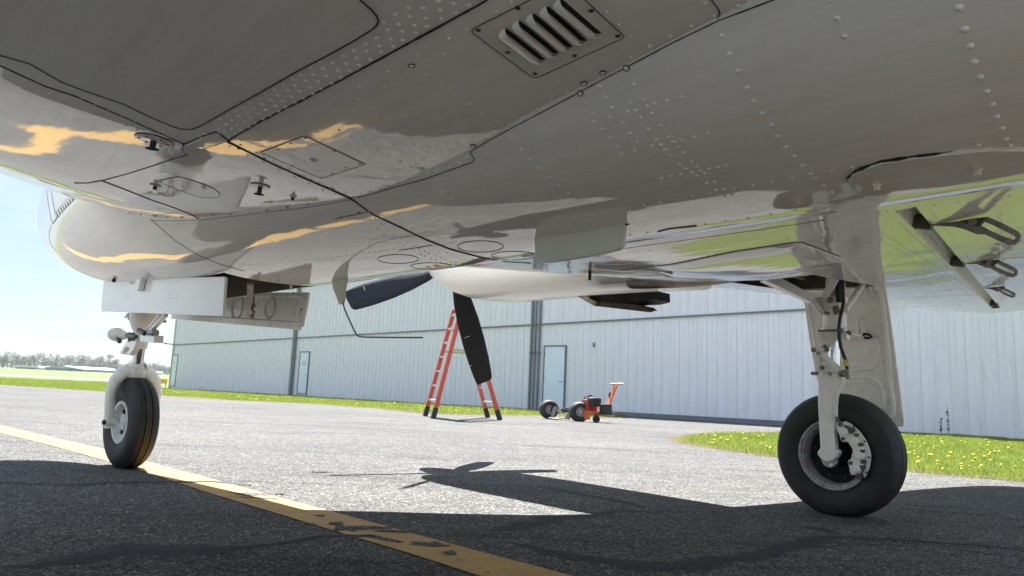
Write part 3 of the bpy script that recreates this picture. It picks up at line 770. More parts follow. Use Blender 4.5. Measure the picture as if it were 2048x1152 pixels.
def patch(name, poly, off, mat, parent, grid=.03, isplan=False, bulge=0., side=True):
    P = poly if isplan else [plan(*p) for p in dens(poly + [poly[0]], 10)][:-1]
    P = [p for p in P if p]
    # drop doubled points
    Q = [P[0]]
    for p in P[1:]:
        if math.hypot(p[0] - Q[-1][0], p[1] - Q[-1][1]) > .002: Q.append(p)
    P = Q; n = len(P)
    xs = [p[0] for p in P]; ys = [p[1] for p in P]
    def inside(x, y):
        c = False
        for i in range(n):
            x1, y1 = P[i]; x2, y2 = P[i - 1]
            if (y1 > y) != (y2 > y) and x < (x2 - x1) * (y - y1) / (y2 - y1) + x1: c = not c
        return c
    def dist(x, y):
        d = 9
        for i in range(n):
            x1, y1 = P[i]; x2, y2 = P[i - 1]; l = (x2 - x1) ** 2 + (y2 - y1) ** 2
            t = max(0, min(1, ((x - x1) * (x2 - x1) + (y - y1) * (y2 - y1)) / max(l, 1e-9)))
            d = min(d, math.hypot(x - x1 - t * (x2 - x1), y - y1 - t * (y2 - y1)))
        return d
    vs = [Vector(p) for p in P]
    x = min(xs) + grid / 2
    while x < max(xs):
        y = min(ys) + grid / 2
        while y < max(ys):
            if inside(x, y) and dist(x, y) > grid * .35: vs.append(Vector((x, y)))
            y += grid
        x += grid
    r_ = delaunay_2d_cdt(vs, [(i, (i + 1) % n) for i in range(n)], [tuple(range(n))], 1, 1e-6)
    def off_at(x, y): return off + (bulge * min(1, dist(x, y) / .12) ** .7 if bulge else 0)
    v3 = [onH(v.x, v.y, off_at(v.x, v.y)) for v in r_[0]]
    mb = MB(); mb.v = [tuple(v) for v in v3]; mb.f = [tuple(f) for f in r_[2]]
    if side:
        k = len(mb.v); b0 = [tuple(onH(x, y, off)) for x, y in P]; b1 = [tuple(onH(x, y, -.0006)) for x, y in P]
        mb.v += b0 + b1; mb.f += [(k + i, k + (i + 1) % n, k + n + (i + 1) % n, k + n + i) for i in range(n)]
    me = bpy.data.meshes.new(name); me.from_pydata(mb.v, [], mb.f)
    for p in me.polygons:
        if p.index < len(r_[2]) and p.normal.z > 0: p.flip()
    me.polygons.foreach_set('use_smooth', [True] * len(me.polygons)); me.update()
    return link(name, me, parent, M[mat])

# closed inner gear door of the left wing, big riveted strip beside it
q1 = plan(715, -8); q0 = plan(0, 108)
door_px = [(0, 108), (60, 125), (125, 163), (180, 183), (250, 207), (300, 232), (345, 251), (365, 256), (385, 256), (402, 250), (450, 222), (520, 183), (600, 137), (660, 106), (710, 78), (742, 58), (752, 50), (757, 40), (754, 30), (742, 16), (715, -8)]
dp = [plan(*p) for p in dens(door_px, 10)]
dp = [p for p in dp if p] + [(q1[0] - .12, q1[1] - .08), (q1[0] - .12, q0[1] - .3), (q0[0], q0[1] - .3)]
patch('closed_gear_door', dp, .0022, 'skin2', wingL, .04, True)
seam(door_px, .0015, lift=.0022)
seam([(0, 131), (90, 172), (150, 192), (250, 235), (368, 288)], .0016)
seam([(456, 281), (520, 243), (620, 192), (700, 150), (850, 68), (960, 8), (985, -8)], .0020, jit=.5)
seam([(367, 289), (364, 300), (368, 307), (432, 290), (456, 281)], .0009)
seam([(366, 289), (400, 274), (432, 263), (444, 270), (458, 282)], .0019, jit=.6)
seam([(455, 283), (540, 325), (640, 370), (700, 396), (712, 404), (745, 428), (800, 454), (850, 478), (900, 498), (960, 514), (1010, 523), (1062, 526)], .0026, jit=.3)
seam([(149, 366), (175, 366), (205, 361), (260, 346), (310, 330), (345, 318), (376, 309)], .0016)
seam([(205, 362), (250, 379), (300, 399), (350, 416), (380, 428), (397, 438)], .0018)
seam([(302, 439), (349, 480), (397, 511), (440, 528), (488, 542)], .0013)
seam([(1580, -14), (1545, 0), (1437, 41), (1348, 84), (1270, 125), (1170, 178), (1090, 221), (1025, 255), (970, 285), (940, 304), (944, 311), (949, 318), (945, 324), (900, 340), (850, 358), (790, 374), (740, 389), (715, 395)], .0010, jit=.5)
seam([(700, 399), (660, 407), (618, 414), (570, 420), (534, 424), (497, 429), (460, 433), (430, 437), (399, 440), (350, 442), (302, 441)], .0008)
seam([(671, 438), (700, 431), (737, 423)], .0014, jit=.8)
seam([(797, 501), (830, 496), (865, 490)], .0012)
seam([(1435, 36), (1440, 28), (1437, 18), (1420, -4)], .0008)
seam([(1245, 540), (1348, 527), (1470, 502), (1591, 484), (1603, 484), (1654, 503), (1680, 513)], .0022)
seam([(1316, 463), (1340, 457), (1393, 451)], .0022)
seam([(1248, 497), (1350, 483), (1500, 462), (1650, 440)], .0009)
patch('riveted_cover_plate', [(370, 292), (430, 266), (454, 280), (430, 289), (372, 306)], .0012, 'skin2', wingL, .03)
for cx, cy, rx, ry in ((796, 518, 41, 9), (862, 532, 40, 6.5), (961, 493, 46, 11.5), (1027, 511, 44, 8.5)):
    seam([(cx + rx * math.cos(t * math.pi / 12), cy + ry * math.sin(t * math.pi / 12)) for t in range(24)], .0011, 'access_cover_ring', close=True)
# access panel, louvred vent plate, oval fairing, lens
patch('access_panel', [(609, 271), (730, 328), (642, 356), (521, 304)], .0012, 'skin2', wingL, .03)
seam([(609, 271), (730, 328), (642, 356), (521, 304)], .0008, close=True, lift=.0012)
vent = [(947, 56), (1050, 4), (1090, -18), (1127, -38), (1140, -34), (1172, 0), (1245, 68), (1247, 74), (1235, 80), (1080, 152), (1070, 154), (1060, 150), (947, 66), (945, 61)]
vp = patch('louvred_vent_plate', vent, .0012, 'skin2', wingL, .03)
seam(vent, .0008, close=True, lift=.0012)
z3 = lambda x, y: (930 + x / 6.206, y / 6.206)
for (x0, y0), (x1, y1) in (((490, 345), (985, 740)), ((655, 250), (1155, 660)), ((828, 158), (1320, 580)), ((1003, 68), (1498, 505)), ((1172, -22), (1680, 415))):
    a = plan(*z3(x0, y0)); b = plan(*z3(x1, y1)); e = Vector((b[0] - a[0], b[1] - a[1])); ln = e.length; e /= ln
    n_ = Vector((e.y, -e.x)); c_ = plan(*z3(x0 - 60, y0 + 80))
    if n_.dot(Vector((c_[0] - a[0], c_[1] - a[1]))) < 0: n_ = -n_
    K = 22; mb = MB(); rows = 7
    for i in range(K + 1):
        s = i / K; x = min(s / .14, (1 - s) / .14, 1.); g = math.sin(max(0, min(x, 1)) * math.pi / 2) ** .8
        for j in range(rows):
            v = j / (rows - 1)
            d = v * .022 * (.25 + .75 * g); h = .0125 * g * (1 - v ** 2.2) + .0014
            p = Vector(a) + e * (s * ln) + n_ * d; mb.v.append(tuple(onH(p.x, p.y, h)))
    for i in range(K):
        for j in range(rows - 1): q = i * rows + j; mb.f.append((q, q + 1, q + rows + 1, q + rows))
    lv = mb.build('louvre', M['skin2'], vp, 60)
    sm = lv.modifiers.new('sheet', 'SOLIDIFY'); sm.thickness = .0012; sm.offset = 0
    A2 = Vector(a); pl = [A2 + n_ * .006 + e * .006, A2 - n_ * .0035 + e * .001, A2 - n_ * .0035 + e * (ln * 1.0), A2 + n_ * .006 + e * (ln - .006)]
    patch('louvre_opening', [tuple(p) for p in pl], .0016, 'dark', vp, .02, True, side=False)  # near-black strip on the plate paints the shade of the slot
ov = [(1700, 354), (1704, 346), (1719, 338.5), (1761, 323), (1834, 312.5), (1904, 304), (1973, 297), (2048, 297), (2150, 300), (2150, 318), (2048, 341), (2008, 349), (1921, 366), (1834, 380), (1779, 386), (1751, 386), (1723, 382), (1706, 371.5), (1700, 362)]
op = patch('oval_fairing', ov, .005, 'skin2', fus, .03)
seam([(1973, 296), (2048, 296), (2150, 299)], .0014, 'fairing_sealant', 'skin2')
seam(ov[8:1:-1] + [ov[0], ov[18], ov[17]], .0022, 'fairing_sealant', 'skin2', jit=.9)
seam([(1710, 342), (1722, 336), (1761, 322), (1800, 316), (1834, 311)], .0030, 'cracked_sealant', jit=1.4)
seam([(1695, 356), (1702, 350), (1712, 341)], .0036, 'cracked_sealant', jit=1.4)
seam([(1834, 311), (1870, 307), (1905, 303)], .0020, 'cracked_sealant', jit=1.5)
seam([(1706, 372), (1723, 383), (1751, 387), (1790, 386), (1850, 378), (1921, 367), (1990, 353)], .0006, jit=.9)
for x, y in ((1753, 365), (1954, 334)):
    q = plan(x, y); mb = MB(); p = onH(*q, .004); mb.tube([p, p + A(0, 0, -.012)], .0062, 20); mb.tube([p, p + A(0, 0, -.003)], .009, 20); k_ = mb.build('jack_nub', M['fin'], op)
lens = [(318, 362), (335, 357), (357, 353), (385, 360), (405, 367), (430, 378), (440, 387), (438, 392), (428, 395), (405, 395), (370, 384), (340, 373)]
patch('teardrop_panel', lens, .0010, 'skin2', wingL, .03); seam(lens, .0008, close=True, lift=.001)  # thin raised teardrop panel with a dark outline
# inner gear door of the right wing, bulging below the skin
patch('closed_gear_door', [(1310, 535), (1348, 529), (1470, 504), (1591, 486), (1602, 486), (1652, 505), (1676, 514), (1688, 520), (1660, 534), (1600, 545), (1520, 552), (1420, 555), (1330, 553)], .002, 'skin', wingR, .05, bulge=.012)

# nose: hatch outline, louvres and rivet rows on the left cheek
def cheek(a, z):                                # point on the nose's left side
    h, zb, zt, zc = hw_f(a), zb_f(a), zt_f(a), zc_f(a); e = NB if z < zc else NT
    s = (zc - z) / (zc - zb) if z < zc else (z - zc) / (zt - zc)
    return A(a, -h * max(0, 1 - min(abs(s), 1) ** e) ** (1 / e), z)
def cheek_px(px, py):
    o = A(*toA(CAM)); d3 = ray(px, py); d = A(d3.dot(Fv), d3.dot(Rv), d3.z); t = 2.5
    while t < 8:
        p = o + d * t; a, b, z = p.x, -p.y, p.z
        if 1.5 < a < 4.45:
            h, zb, zt, zc = hw_f(a), zb_f(a), zt_f(a), zc_f(a); e = NB if z < zc else NT
            s = (zc - z) / (zc - zb) if z < zc else (z - zc) / (zt - zc)
            if abs(s) < 1 and (abs(b) / h) ** e + abs(s) ** e < 1: return p
        t += .004
    return None
def cheek_seam(pts, r_, name='nose_seam', mat='seam'):
    P = [cheek_px(*p) for p in dens(pts, 8)]; P = [p for p in P if p is not None]
    if len(P) > 2: mb = MB(); mb.tube(P, r_, 6); mb.build(name, M[mat], fus, 60)
z4_ = lambda x, y: (x / 3.388, 240 + y / 3.388)
cheek_seam([z4_(*p) for p in [(335, 350), (345, 470), (372, 620), (385, 660), (360, 700)]], .0016)
cheek_seam([z4_(*p) for p in [(312, 350), (318, 500), (340, 640), (358, 705)]], .0014)
cheek_seam([z4_(*p) for p in [(358, 705), (440, 600), (500, 540), (555, 500), (610, 488)]], .0014)
cheek_seam([z4_(*p) for p in [(372, 630), (450, 540), (530, 470)]], .0012)
cheek_seam([z4_(*p) for p in [(530, 445), (555, 500)]], .0012)
cheek_seam([z4_(*p) for p in [(350, 715), (335, 760), (333, 800), (345, 840), (375, 890)]], .0014)
mbv = MB()
for i in range(11):
    t = i / 10; x0, y0 = 385 + 145 * t, 625 - 150 * t; p, q = cheek_px(*z4_(x0, y0)), cheek_px(*z4_(x0 + 10, y0 + 32))
    if p is not None and q is not None: mbv.tube([p, q], .004, 6)
each(mbv, 'nose_louvre', M['steel'], fus)

# ---- rivets
RV = []
def rv(px, py, r_=.0034):
    q = hit(px, py)
    if q: RV.append((q[0], q[1], r_ * 1.22))
A1 = [(815, 170), (715, 220), (873, 215), (893, 117), (982, 67), (1075, 12), (975, 290), (1058, 345), (1130, 405), (1204, 462), (1290, 424), (1377, 382), (1467, 340), (1562, 300), (1660, 257), (1762, 212), (1692, 142), (1619, 68), (1547, 0), (532, 320), (683, 313), (505, 407), (361, 413), (577, 429), (666, 488), (749, 547), (832, 600), (906, 650), (983, 698), (342, 493), (204, 497), (190, 570), (58, 573), (50, 639), (8, 708), (82, 750), (157, 790), (232, 828), (302, 862), (365, 897), (433, 930), (497, 963)]
A2_ = [(1078, 795), (1133, 862), (1183, 918), (1233, 970), (1289, 1020), (1347, 1068), (1402, 1110), (1455, 1147), (1506, 597), (1541, 655), (1554, 702), (1603, 744), (1645, 795), (1688, 845), (1707, 887), (1582, 500), (1618, 563), (1655, 622), (1641, 677), (1710, 510), (1784, 486), (1760, 595), (1785, 635), (1742, 645), (1834, 572), (1858, 614), (1897, 597), (1884, 653), (1812, 676), (1718, 710), (1862, 743), (1758, 768), (1934, 722), (1972, 580), (1797, 819), (1784, 868), (1910, 805), (1981, 788), (1935, 834), (1883, 840), (1960, 862), (1988, 893), (2005, 818), (1937, 1025), (1990, 1013), (1988, 210), (1871, 268), (1762, 328), (1394, 533), (1305, 580), (1222, 629), (1142, 677), (1064, 719), (1004, 755), (927, 797), (823, 905), (780, 942), (719, 966), (652, 979), (594, 1000), (541, 1014), (482, 1032), (427, 1053), (371, 1071), (318, 1088), (264, 1102), (212, 1115), (627, 1060), (678, 1105), (730, 1148)]
A3_ = [(181, 22), (370, 35), (228, 91), (98, 152), (46, 557), (199, 768), (120, 787), (37, 806), (5, 820), (21, 847), (50, 878), (103, 930), (33, 945), (128, 958), (66, 971), (152, 981), (202, 972), (251, 962), (301, 951), (100, 993), (40, 1000), (133, 1013), (177, 1000), (232, 1046), (190, 1054), (286, 1087), (243, 1095), (345, 1085), (207, 1111), (107, 1130), (294, 1130), (337, 1122), (453, 1066), (564, 1047), (676, 1026), (909, 985), (1028, 963), (1104, 1133)]
A4_ = [(274, 207), (318, 312), (367, 410), (419, 505), (460, 582), (506, 652), (556, 719), (598, 785), (643, 844), (690, 898), (740, 951), (788, 999), (816, 1023), (862, 1067), (909, 1105), (957, 1138), (900, 3), (940, 106), (981, 209)]
A5_ = [(1642, 44), (1673, 169), (1705, 265), (1728, 355), (1759, 443), (1796, 526), (1829, 600), (1852, 671), (1884, 737), (1908, 800), (1928, 836), (1746, 834)]
A6_ = [(484, 52), (533, 98), (587, 140), (1145, 12), (1203, 62), (1258, 102), (1310, 139), (1374, 178), (1438, 213), (1525, 202), (1609, 187), (1693, 172), (1783, 157), (1876, 140), (1972, 122), (1370, 230), (1292, 243), (1220, 254), (1150, 267), (1085, 279), (1020, 291), (957, 302), (890, 312), (830, 322), (770, 338), (708, 352)]
for x, y in A1: rv(650 + x / 2.88, y / 2.88, .0028)
for x, y in A2_: rv(650 + x / 2.88, y / 2.88, .0034)
for x, y in A3_: rv(1348 + x / 2.88, y / 2.88, .0032)
for x, y in A4_: rv(1348 + x / 2.88, y / 2.88, .0038)
for x, y in A5_: rv(1348 + x / 2.88, y / 2.88, .0046)
for x, y in A6_: rv(700 + x / 2.88, 350 + y / 2.88, .0032)
# strip of four staggered rows between the door and the long seam
p0, p1 = plan(452, 281), plan(960, 8); e = Vector((p1[0] - p0[0], p1[1] - p0[1])); ln = e.length; e /= ln; n_ = Vector((e.y, -e.x))
if n_.y > 0: n_ = -n_
dd = plan(600, 137); wid = abs((Vector(dd) - Vector(p0)).dot(n_))
for k, v in enumerate((.13, .37, .62, .86)):
    i = 0
    while True:
        s = -.03 + i * .0295 + (k % 2) * .0148
        if s > ln + .14: break
        p = Vector(p0) + e * s + n_ * wid * v
        if not (k == 3 and s < .06): RV.append((p.x + random.uniform(-.002, .002), p.y + random.uniform(-.002, .002), .0042))
        i += 1
def row(pa, pb, step, r_=.0030, off=0., f=H, jit=.0015):
    a, b = plan(*pa), plan(*pb)
    if not a or not b: return
    e = Vector((b[0] - a[0], b[1] - a[1])); l = e.length; e /= l; n_ = Vector((-e.y, e.x))
    for i in range(int(l / step) + 1):
        p = Vector(a) + e * step * i + n_ * off
        RV.append((p.x + random.uniform(-jit, jit), p.y + random.uniform(-jit, jit), r_))
for o in (.014, .034): row((0, 131), (366, 289), .028, .0034, o)
for o in (-.014, -.030): row((0, 131), (366, 289), .026, .0030, o)
row((378, 296), (440, 274), .024, .0032); row((376, 303), (446, 281), .024, .0032)
for o in (.016, -.016): row((470, 291), (700, 396), .05, .0034, o)
for o in (.018, -.018): row((712, 404), (1040, 524), .035, .0030, o)
row((632, 519), (803, 496), .030, .0028); row((698, 560), (905, 541), .030, .0028); row((620, 572), (850, 552), .04, .0026); row((881, 535), (1064, 517), .03, .0028)
row((560, 421), (900, 340), .06, .0026, -.05); row((460, 436), (700, 401), .055, .0034, -.012); row((310, 448), (395, 446), .035, .003)
row((330, 300), (640, 560), .05, .0024); row((700, 520), (980, 498), .035, .0026)
for y in (0, 9): row((1095, 509 + y), (1540, 449 + y), .045, .003)
row((1260, 470), (1600, 420), .055, .0034); row((1100, 545), (1590, 472), .03, .0028); row((1250, 532), (1590, 478), .03, .0028)
row((1640, 440), (2040, 388), .06, .0036)
near = [r_ for r_ in RV]
# rows across the right wing
for pa, pb, st in (((1752, 458), (1958, 590), .045), ((1752, 473), (1950, 594), .045), ((1800, 447), (1955, 590), .04), ((1240, 545), (1582, 590), .022), ((1240, 552), (1582, 596), .022), ((1860, 420), (2005, 600), .05), ((1996, 424), (2005, 600), .035), ((2002, 424), (2011, 600), .035), ((1760, 500), (1960, 480), .08), ((1790, 560), (1960, 545), .09)):
    row(pa, pb, st, .0030)
ca = A(*toA(CAM))
def rdist(r_): return (onH(r_[0], r_[1]) - ca).length
RV = [r_ for r_ in RV if H(r_[0], r_[1]) < 2]
RV.sort(key=lambda r_: rdist(r_) / r_[2])
def dome(n=10):
    m = MB()
    m.v = [(0, 0, .62)] + [(.55 * math.cos(2 * math.pi * k / n), .55 * math.sin(2 * math.pi * k / n), .50) for k in range(n)] + [(math.cos(2 * math.pi * k / n), math.sin(2 * math.pi * k / n), -.02) for k in range(n)]
    m.f = [(0, 1 + k, 1 + (k + 1) % n) for k in range(n)] + [(1 + k, 1 + n + k, 1 + n + (k + 1) % n, 1 + (k + 1) % n) for k in range(n)]
    return m
rme = dome().mesh('rivet', 60); rme.materials.append(M['rivet'])
def frame(a, b):
    n = nrm(a, b); q = n.to_track_quat('Z', 'Y'); return q
rest = MB()
for i, (a, b, r_) in enumerate(RV):
    q = frame(a, b); p = onH(a, b)
    if i < 290:
        o = bpy.data.objects.new('rivet', rme); COL.objects.link(o); o.parent = owner(a, b); o.location = p; o.rotation_mode = 'QUATERNION'; o.rotation_quaternion = q; o.scale = (r_, r_, r_)
    else:
        d = dome(6); mtx = q.to_matrix(); rest.add([p + mtx @ (Vector(v) * r_) for v in d.v], d.f)
ro = rest.build('rivet_rows', M['rivet'], fus, 60); ro['kind'] = 'stuff'
# countersunk screws
SC = [(650 + x / 2.88, y / 2.88, .0042) for x, y in [(1112, 42), (1534, 57), (1686, 203), (883, 169), (1053, 297), (1438, 316), (1210, 420)]]
SC += [(220 + x / 3.793, 240 + y / 3.793, .0032) for x, y in [(1482, 132), (1700, 233), (1895, 328), (1788, 358), (1688, 400), (1597, 434), (1385, 343), (1165, 255), (1275, 218), (1372, 173), (975, 215), (1170, 290), (1340, 378), (1525, 455), (1690, 527), (1190, 683), (1345, 663), (1500, 640), (912, 712), (780, 722), (1755, 733), (1888, 700), (545, 738), (435, 738), (345, 728), (235, 716), (150, 706)]]
for x, y, r_ in SC:
    q = hit(x, y)
    if not q: continue
    mb = MB(); p = onH(q[0], q[1], .0012); n = nrm(q[0], q[1]); mb.lathe([(r_ * .25, .0003), (r_, .0006), (r_ * 1.12, -.0015)], p, n, 10); mb.tube([p - n * .001, p + n * .0001], r_ * .85, 10); mb.build('screw', M['screw'], owner(q[0], q[1]))
# bigger bolts with sealant rings
for x, y in ((650 + 500 / 2.88, 376 / 2.88), (650 + 1735 / 2.88, 390 / 2.88), (650 + 1600 / 2.88, 417 / 2.88), (650 + 1492 / 2.88, 477 / 2.88), (650 + 1470 / 2.88, 535 / 2.88), (650 + 853 / 2.88, 837 / 2.88)):
    q = hit(x, y); p = onH(q[0], q[1], .001); n = nrm(q[0], q[1])
    mb = MB(); mb.lathe([(.0062, -.001), (.0058, .0012), (.0048, .0006)], p, n, 14); mb.build('sealant_ring', M['seam'], owner(q[0], q[1]))
    mb = MB(); mb.lathe([(0, .0026), (.0025, .0024), (.0044, .0008), (.0046, -.001)], p, n, 14); mb.build('bolt', M['rivet'], owner(q[0], q[1]))

# ---- drains, small aerials and masts on the underside
def stub(px, py, disc, post, lenp, bar=0., name='drain_mast', ring=True):
    q = hit(px, py); p = onH(q[0], q[1]); n = nrm(q[0], q[1]); par = owner(q[0], q[1])
    mb = MB(); mb.lathe([(0, .004), (disc * .8, .004), (disc * .97, .003), (disc, 0), (disc, -.002)], p, n, 32); o = mb.build(name, M['skin2'], par, 40)
    if ring: mb = MB(); mb.lathe([(disc * 1.0, -.001), (disc * 1.035, .002), (disc * 1.06, -.001)], p, n, 32); mb.build('sealant_ring', M['seam'], o)
    mb = MB(); mb.tube([p, p + n * lenp], post, 14); mb.build('mast_post', M['hose'], o)
    if bar: mb = MB(); c_ = p + n * lenp; d_ = A(-.25, .97, 0); mb.tube([c_ - d_ * bar, c_ - d_ * bar * .5, c_ + d_ * bar * .5, c_ + d_ * bar], [post * .28, post * .5, post * .5, post * .28], 10); mb.build('mast_crossbar', M['hose'], o)
    return o, p, n
o, p, n = stub(308, 279, .038, .0066, .022, .014)
mb = MB()
for k in range(6):
    t = k * math.pi / 3 + .3; x_ = n.cross(A(1, 0, 0)).normalized(); y_ = n.cross(x_); c_ = p + (x_ * math.cos(t) + y_ * math.sin(t)) * .030; mb.tube([c_, c_ + n * .0052], .0034, 8)
each(mb, 'flange_screw', M['screw'], o)
stub(521, 371, .024, .0060, .024, .013)
stub(311, 370, .014, .0055, .014, 0)
for x, y in ((627, 318), (586, 393)):
    q = hit(x, y); p = onH(q[0], q[1], .0012); n = nrm(q[0], q[1]); mb = MB(); mb.lathe([(.010, -.001), (.010, .001), (.0075, .0025), (.0045, .001)], p, n, 20); o = mb.build('drain_ring', M['skin2'], wingL); mb = MB(); mb.tube([p, p + n * (.0012 if x > 600 else .010)], .0045, 12); mb.build('drain_hole', M['hose'], o)
q = hit(1180, 541) or hit(1180, 530); p = onH(q[0], q[1]); mb = MB(); mb.tube([p, p + A(0, 0, -.045)], .0075, 12); mb.build('drain_pipe', M['hose'], owner(q[0], q[1]))
for x, y, l in ((582, 569, .018), (985, 546, .012), (1042, 549, .012), (408, 372, .008)):
    q = hit(x, y)
    if q: p = onH(q[0], q[1]); mb = MB(); mb.tube([p, p + A(0, 0, -l)], .006, 8); mb.build('drain_pipe', M['fin'] if x < 600 else M['hose'], owner(q[0], q[1]))
# pale blade aerial
qb = hit(1160, 464); bb = qb[1]
top_ = [(1071, 478), (1100, 471), (1160, 462), (1215, 455), (1252, 451)]
pts = []
for x, y in top_: w_ = onb(x, y, bb); pts.append(A(w_.x, bb, H(w_.x, bb) + .004))
pts += [onb(x, y, bb) for x, y in [(1251, 470), (1249, 488), (1246, 496), (1238, 501), (1190, 512), (1130, 522), (1096, 526), (1084, 523), (1075, 513), (1072, 500)]]
mb = MB(); mb.prism([p - RB * .006 for p in pts], RB * .012); mb.build('blade_aerial', M['fin'], fus, 30, .003)
mb = MB(); mb.tube([p + A(0, 0, -.005) for p in pts[:5]], .0022, 6); mb.tube([pts[4] + A(0, 0, -.005), pts[4] + A(-.012, 0, -.001), pts[4] + A(-.016, 0, .004)], .003, 6); mb.build('aerial_sealant', M['seam'], fus)
# fin-mounted bent rod probe
qf = hit(679, 560) or hit(679, 545); bf = qf[1]
fp = [onb(x, y, bf) for x, y in [(664, 569), (694, 567), (690, 580), (689, 600), (686, 609), (680, 609), (675, 595), (669, 580)]]
for i in (0, 1): fp[i] = A(fp[i].x, bf, H(fp[i].x, bf) + .006)
mb = MB(); mb.prism([p - RB * .007 for p in fp], RB * .014); pf = mb.build('probe_fin', M['fin'], fus, 30, .004)
mb = MB(); mb.tube([onb(x, y, bf) for x, y in [(686, 606), (689, 618), (697, 636), (706, 656), (711, 666), (716, 672), (724, 674), (740, 674.5), (790, 675), (845, 675.2)]], .0030, 10); mb.build('bent_rod', M['screw'], pf)

# ---- right wing: flap cove and flap track arms
mb = MB(); K = 46
for i in range(K + 1):
    b = .80 + (5.25 - .80) * i / K; a0 = FLAP_LE(b); d = .045
    for j, (da, dz) in enumerate(((.004, .004), (-.004, .035), (-.025, .055), (-.052, .055), (-.055, .004))): mb.v.append(tuple(A(a0 + da, b, zwing(a0, b) + dz)))
for i in range(K):
    for j in range(4): q = i * 5 + j; mb.f.append((q, q + 1, q + 6, q + 5))
mb.build('flap_cove', M['gearpaint'], wingR, 30)
mb = MB(); mb.tube([A(FLAP_LE(b) + .002, b, zwing(FLAP_LE(b), b) - .001) for b in [.8 + .1 * i for i in range(45)]], .0022, 6); mb.build('cove_lip', M['fin'], wingR)
z6 = lambda x, y: (1660 + x / 4.43, 380 + y / 4.43)
def arm(px, py, loop, tri, blade, bolt, sc_):
    b0 = (hit(px, py) or (0, 1.5, 0))[1]
    Q = lambda x, y: onb(*z6(x, y), b0)
    mb = MB(); mb.tube([Q(x, y) for x, y in loop], .0085 * sc_, 8, True, .55, RB); o = mb.build('flap_track_arm', M['steel'], wingR)
    mb = MB(); mb.prism([Q(x, y) - RB * .005 for x, y in blade], RB * .010); mb.build('arm_blade', M['steel'], o, 30, .002)
    mb = MB(); mb.prism([Q(x, y) - RB * .008 for x, y in tri], RB * .016); mb.build('arm_bracket', M['bayprimer'], o, 30, .002)
    mb = MB(); mb.tube([Q(*bolt) - RB * .016, Q(*bolt) + RB * .016], .012 * sc_, 14); mb.build('arm_bolt', M['steel'], o)
    return b0
b1_ = arm(1858, 451, [(1310, 330), (1420, 388), (1520, 432), (1600, 462), (1640, 462), (1668, 440), (1672, 415), (1655, 392), (1560, 340), (1470, 295), (1390, 262)],
    [(1150, 275), (1270, 256), (1405, 240), (1385, 262), (1330, 322), (1300, 325), (1210, 302)], [(880, 312), (1010, 292), (1150, 275), (1330, 322), (1340, 345), (1420, 395), (1300, 392), (1180, 345), (1090, 325), (960, 318)], (1275, 292), 1.0)
b2_ = arm(1926, 528, [(1430, 680), (1500, 715), (1580, 750), (1625, 758), (1648, 742), (1650, 722), (1630, 705), (1560, 670), (1480, 635)],
    [(1310, 632), (1505, 618), (1490, 640), (1450, 672), (1400, 665)], [(1150, 650), (1310, 632), (1440, 672), (1450, 692), (1380, 690), (1300, 655), (1200, 655)], (1420, 650), 1.0)
b3_ = arm(1968, 575, [(1510, 898), (1560, 925), (1610, 943), (1632, 940), (1636, 925), (1600, 905), (1530, 872)],
    [(1400, 865), (1550, 852), (1530, 880), (1500, 898), (1460, 888)], [(1350, 868), (1400, 862), (1500, 890), (1500, 905), (1440, 885)], (1502, 880), .9)
for bq in (b1_ - .02, b2_ - .02, 4.9):
    a0 = FLAP_LE(bq); mb = MB(); mb.prism([A(a0 + .004, bq, zwing(a0, bq)), A(a0 - .05, bq, zwing(a0, bq) - .012), A(a0 - .055, bq, zwing(a0, bq) + .03), A(a0, bq, zwing(a0, bq) + .05)], RB * .03); mb.build('cove_rib', M['bayprimer'], wingR, 0)

# ---- mirrored left nacelle and left main gear (they shade the ground and show in the paint)
def mirror(o, parent):
    c = o.copy(); COL.objects.link(c); c.parent = parent
    for ch in [x for x in o.children]: mirror(ch, c)
    return c
for src in (nacelle, gear):
    c = mirror(src, plane); c.scale = (1, -1, 1)
# ------------------------------------------------------------------ rear of the airplane, out of the picture but casting shade and reflections
mb = MB(); mb.prism([A(-5.9, 0, 1.8), A(-4.6, 0, 2.1), A(-5.4, 0, 3.7), A(-6.2, 0, 3.7)], A(0, .06, 0)); mb.build('tail_fin', M['skin'], plane, 0)
mb = MB(); mb.prism([A(-5.2, -2.2, 2.0), A(-4.7, 0, 2.0), A(-5.2, 2.2, 2.0), A(-5.8, 2.2, 2.0), A(-5.9, 0, 2.0), A(-5.8, -2.2, 2.0)], A(0, 0, .07)); mb.build('tailplane', M['skin'], plane, 0)
